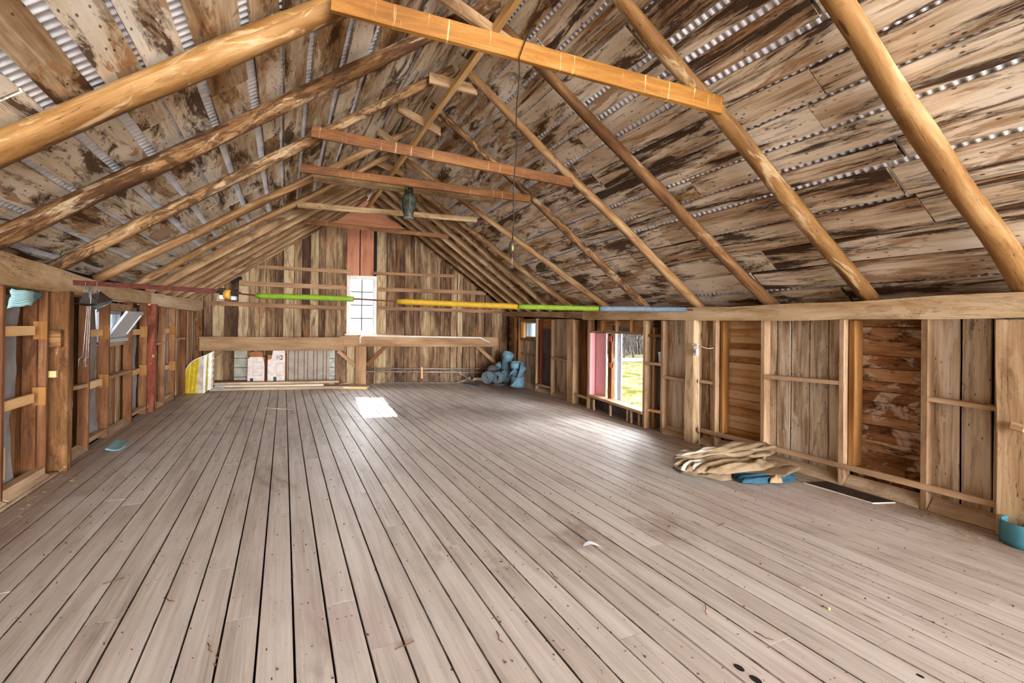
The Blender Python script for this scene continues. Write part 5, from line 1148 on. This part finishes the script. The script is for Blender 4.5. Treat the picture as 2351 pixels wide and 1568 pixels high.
# straw and droppings swept against the walls
b = MB(); b2 = MB()
for i in range(620):
    if i % 3 == 0: y = random.uniform(2.5, 9); x = -2.0 + abs(random.gauss(0, .16))
    elif i % 3 == 1: y = random.uniform(1.0, 3.2); x = RX(y) - .02 - abs(random.gauss(0, .28))
    else: x = random.uniform(-1.9, 4.7); y = random.uniform(1.2, 9)
    a = random.uniform(0, PI); l = random.uniform(.008, .03) if i % 3 < 2 else random.uniform(.004, .016); d = V((math.cos(a), math.sin(a), 0)) * l
    c_ = V((x, y, .003)); b.tube([c_ - d, c_ + V((0, 0, .002)), c_ + d], random.uniform(.0008, .0018), 4)
tag(b.build('straw_litter', plain('straw', (176, 150, 108), .8)), 'scattered straw bits and twigs over the floorboards', 'litter', None, 'stuff')
for i in range(700):
    x = random.uniform(-1.9, 4.8); y = random.uniform(1.1, 8.5); s_ = random.uniform(.002, .0055); b2.box((x, y, s_ * .5), s_ * 2.2, s_, s_, random.uniform(0, 3))
tag(b2.build('debris', plain('dark_debris', (86, 62, 46), .9)), 'dark crumbs and droppings scattered over the floorboards', 'litter', None, 'stuff')
TWL = ['small dark twig on the left floor near the two dark smudges', 'bent twig on a board left of centre foreground', 'dark twig in the lower left foreground, lower of a close pair', 'dark twig in the lower left foreground, upper of a close pair', 'twig in the bottom middle of the floor', 'twig left of the bottom middle of the floor', 'twig just below the white feather', 'twig between the feather and the tarp heap', 'twig left of the tiny yellow ball', 'twig below the tiny yellow ball, lower right']
TWIGS = [(262, 1334), (385, 1377), (500, 1500), (480, 1487), (1145, 1462), (930, 1482), (1270, 1320), (1655, 1205), (1620, 1400), (1750, 1460)]
for i, (x, y) in enumerate(TWIGS):
    c_ = on_z(x, y, .004); a = random.uniform(0, PI); pts = [c_ + V((math.cos(a) * t + .01 * math.sin(t * 60), math.sin(a) * t, .003 * abs(math.sin(t * 40)))) for t in (-.05, -.02, .01, .04)]
    b2_ = MB().tube(pts, .0022, 5); tag(b2_.build('twig', M['wall_dark']), TWL[i], 'twig', 'twigs on the floor')

# ------------------------------------------------------------------ outside
GZ = -3.0
def gmat():
    t = NT('dry_grass'); P_ = t.obj(); n = t.noise(P_, .9, 6, .75); n2 = t.noise(P_, .16, 3, .5); n3 = t.noise(P_, 4.0, 3, .6)
    c = t.ramp(t.math('ADD', t.math('MULTIPLY', n, .7), t.math('MULTIPLY', n3, .3)), [(.38, (42, 46, 18)), (.46, (78, 75, 42)), (.53, (110, 100, 72)), (.60, (128, 118, 94))])
    c = t.mix(t.math('MULTIPLY', t.step(n2, .5, .62), .5), c, (52, 58, 22)); return t.out(c, 1.0, n, .5, .05, 0.0, 0.0)
b = MB(); nx = 40
b.grid(lambda u, v: V((5.6 + 150 * u * u, -40 + 170 * v, GZ + (0 if u < .5 else 0) + .05 * mn.noise(V((u * 60, v * 60, 0))))), nx, 60)
struct(b.build('ground', gmat(), origin=(20, 20, GZ)))
r0, r1, r2, r3 = on_z(1380, 829.5, GZ + .03), on_z(1490, 830.5, GZ + .03), on_z(1490, 823.0, GZ + .03), on_z(1380, 822.5, GZ + .03)
ex = lambda a, c: a + (a - c) * 3
b = MB(); b.prism([ex(r0, r1), ex(r1, r0), ex(r2, r3), ex(r3, r2)], V((0, 0, .03))); struct(b.build('road', plain('pale_road', (120, 122, 126), 1.0, var=.04, spec=0.0)))
A = on_z(1440, 837, GZ); hb = 1114 / (A - ORG).dot(_F2)
gt = thing('rail_gate', A, 'low white pipe rail with one post beside the road outside', 'rail')
D2 = (on_z(1478, 837, GZ) - A).normalized(); ht = 14 / hb
MB().tube([A, A + V((0, 0, ht))], .07, 8).build('post', M['steel'], gt); MB().tube([A - D2 * .5 + V((0, 0, ht)), A + D2 * 3.2 + V((0, 0, ht - .05))], .08, 8).build('bar', M['white'], gt)
barkm = plain('bare_bark', (52, 46, 42), .9, var=.15, sc=3)
def tree(base, h, seed, label, lean=0.0, nb=5):
    rnd = random.Random(seed); b = MB()
    def grow(p, d, l, r, lv):
        k = 4; pts = [p]; dd = d.copy()
        for i in range(k):
            dd = (dd + V((rnd.uniform(-.25, .25), rnd.uniform(-.25, .25), rnd.uniform(-.05, .2)))).normalized(); pts.append(pts[-1] + dd * l / k)
        b.tube(pts, [r * (1 - .45 * i / k) for i in range(k + 1)], 6 if lv < 2 else 4, caps=False)
        if lv < 4:
            for j in range(nb if lv < 2 else 3):
                i = rnd.randint(1, k) if lv else rnd.randint(1, k); a = rnd.uniform(0, 2 * PI); s = rnd.uniform(.5, 1.1)
                nd = (dd + V((math.cos(a) * s, math.sin(a) * s, rnd.uniform(-.1, .5)))).normalized(); grow(pts[i], nd, l * rnd.uniform(.55, .8), r * .5, lv + 1)
    grow(V(base), V((lean, 0, 1)).normalized(), h * .4, h * .022, 0)
    tr_ = thing('bare_tree', base, label, 'tree', 'bare trees beyond the road'); b.build('branches', barkm, tr_); return tr_
for i, (x, dpt, h) in enumerate(((1402, 70, 9), (1416, 74, 10), (1432, 70, 8), (1441, 78, 9), (1455, 72, 8.5), (1470, 80, 10), (1388, 78, 10))):
    d = ray(x, 820); d = d / d.dot(_F2); p = ORG + d * dpt; tree((p.x, p.y, GZ), h, 40 + i, 'leafless dark branched tree beyond the road outside, %s of seven from the left' % ['second', 'third', 'fourth', 'fifth', 'sixth', 'seventh', 'first'][i], lean=random.uniform(-.3, .3))
b = MB()
for i in range(420):
    x = random.uniform(1340, 1520); d = ray(x, 820); d = d / d.dot(_F2); p = ORG + d * random.uniform(80, 92); h = random.uniform(2, 7); b.tube([(p.x, p.y, GZ), (p.x + random.uniform(-.5, .5), p.y, GZ + h * .5), (p.x + random.uniform(-1.2, 1.2), p.y, GZ + h)], [.09, .06, .02], 4, caps=False)
tag(b.build('thicket', plain('thicket_bark', (96, 86, 78), .9, var=.15, sc=1)), 'dense thicket of thin bare saplings behind the trees outside', 'thicket', None, 'stuff')
b = MB(); d0, d1_ = ray(1250, 800), ray(1620, 800); d0 = d0 / d0.dot(_F2); d1_ = d1_ / d1_.dot(_F2)
def hill(u, v):
    d = d0.lerp(d1_, u); p = ORG + d * (94 + 120 * v); return V((p.x, p.y, GZ + 34 * v ** .9 + 1.5 * mn.noise(V((u * 30, v * 30, 0)))))
b.grid(hill, 30, 20); hm = NT('wooded_hill'); n = hm.noise(hm.obj(), .9, 7, .8); struct(b.build('hillside', hm.out(hm.ramp(n, [(.35, (60, 55, 50)), (.5, (92, 88, 84)), (.62, (122, 120, 118))]), 1.0, None, 0, 0, 0.0, 0.0)))
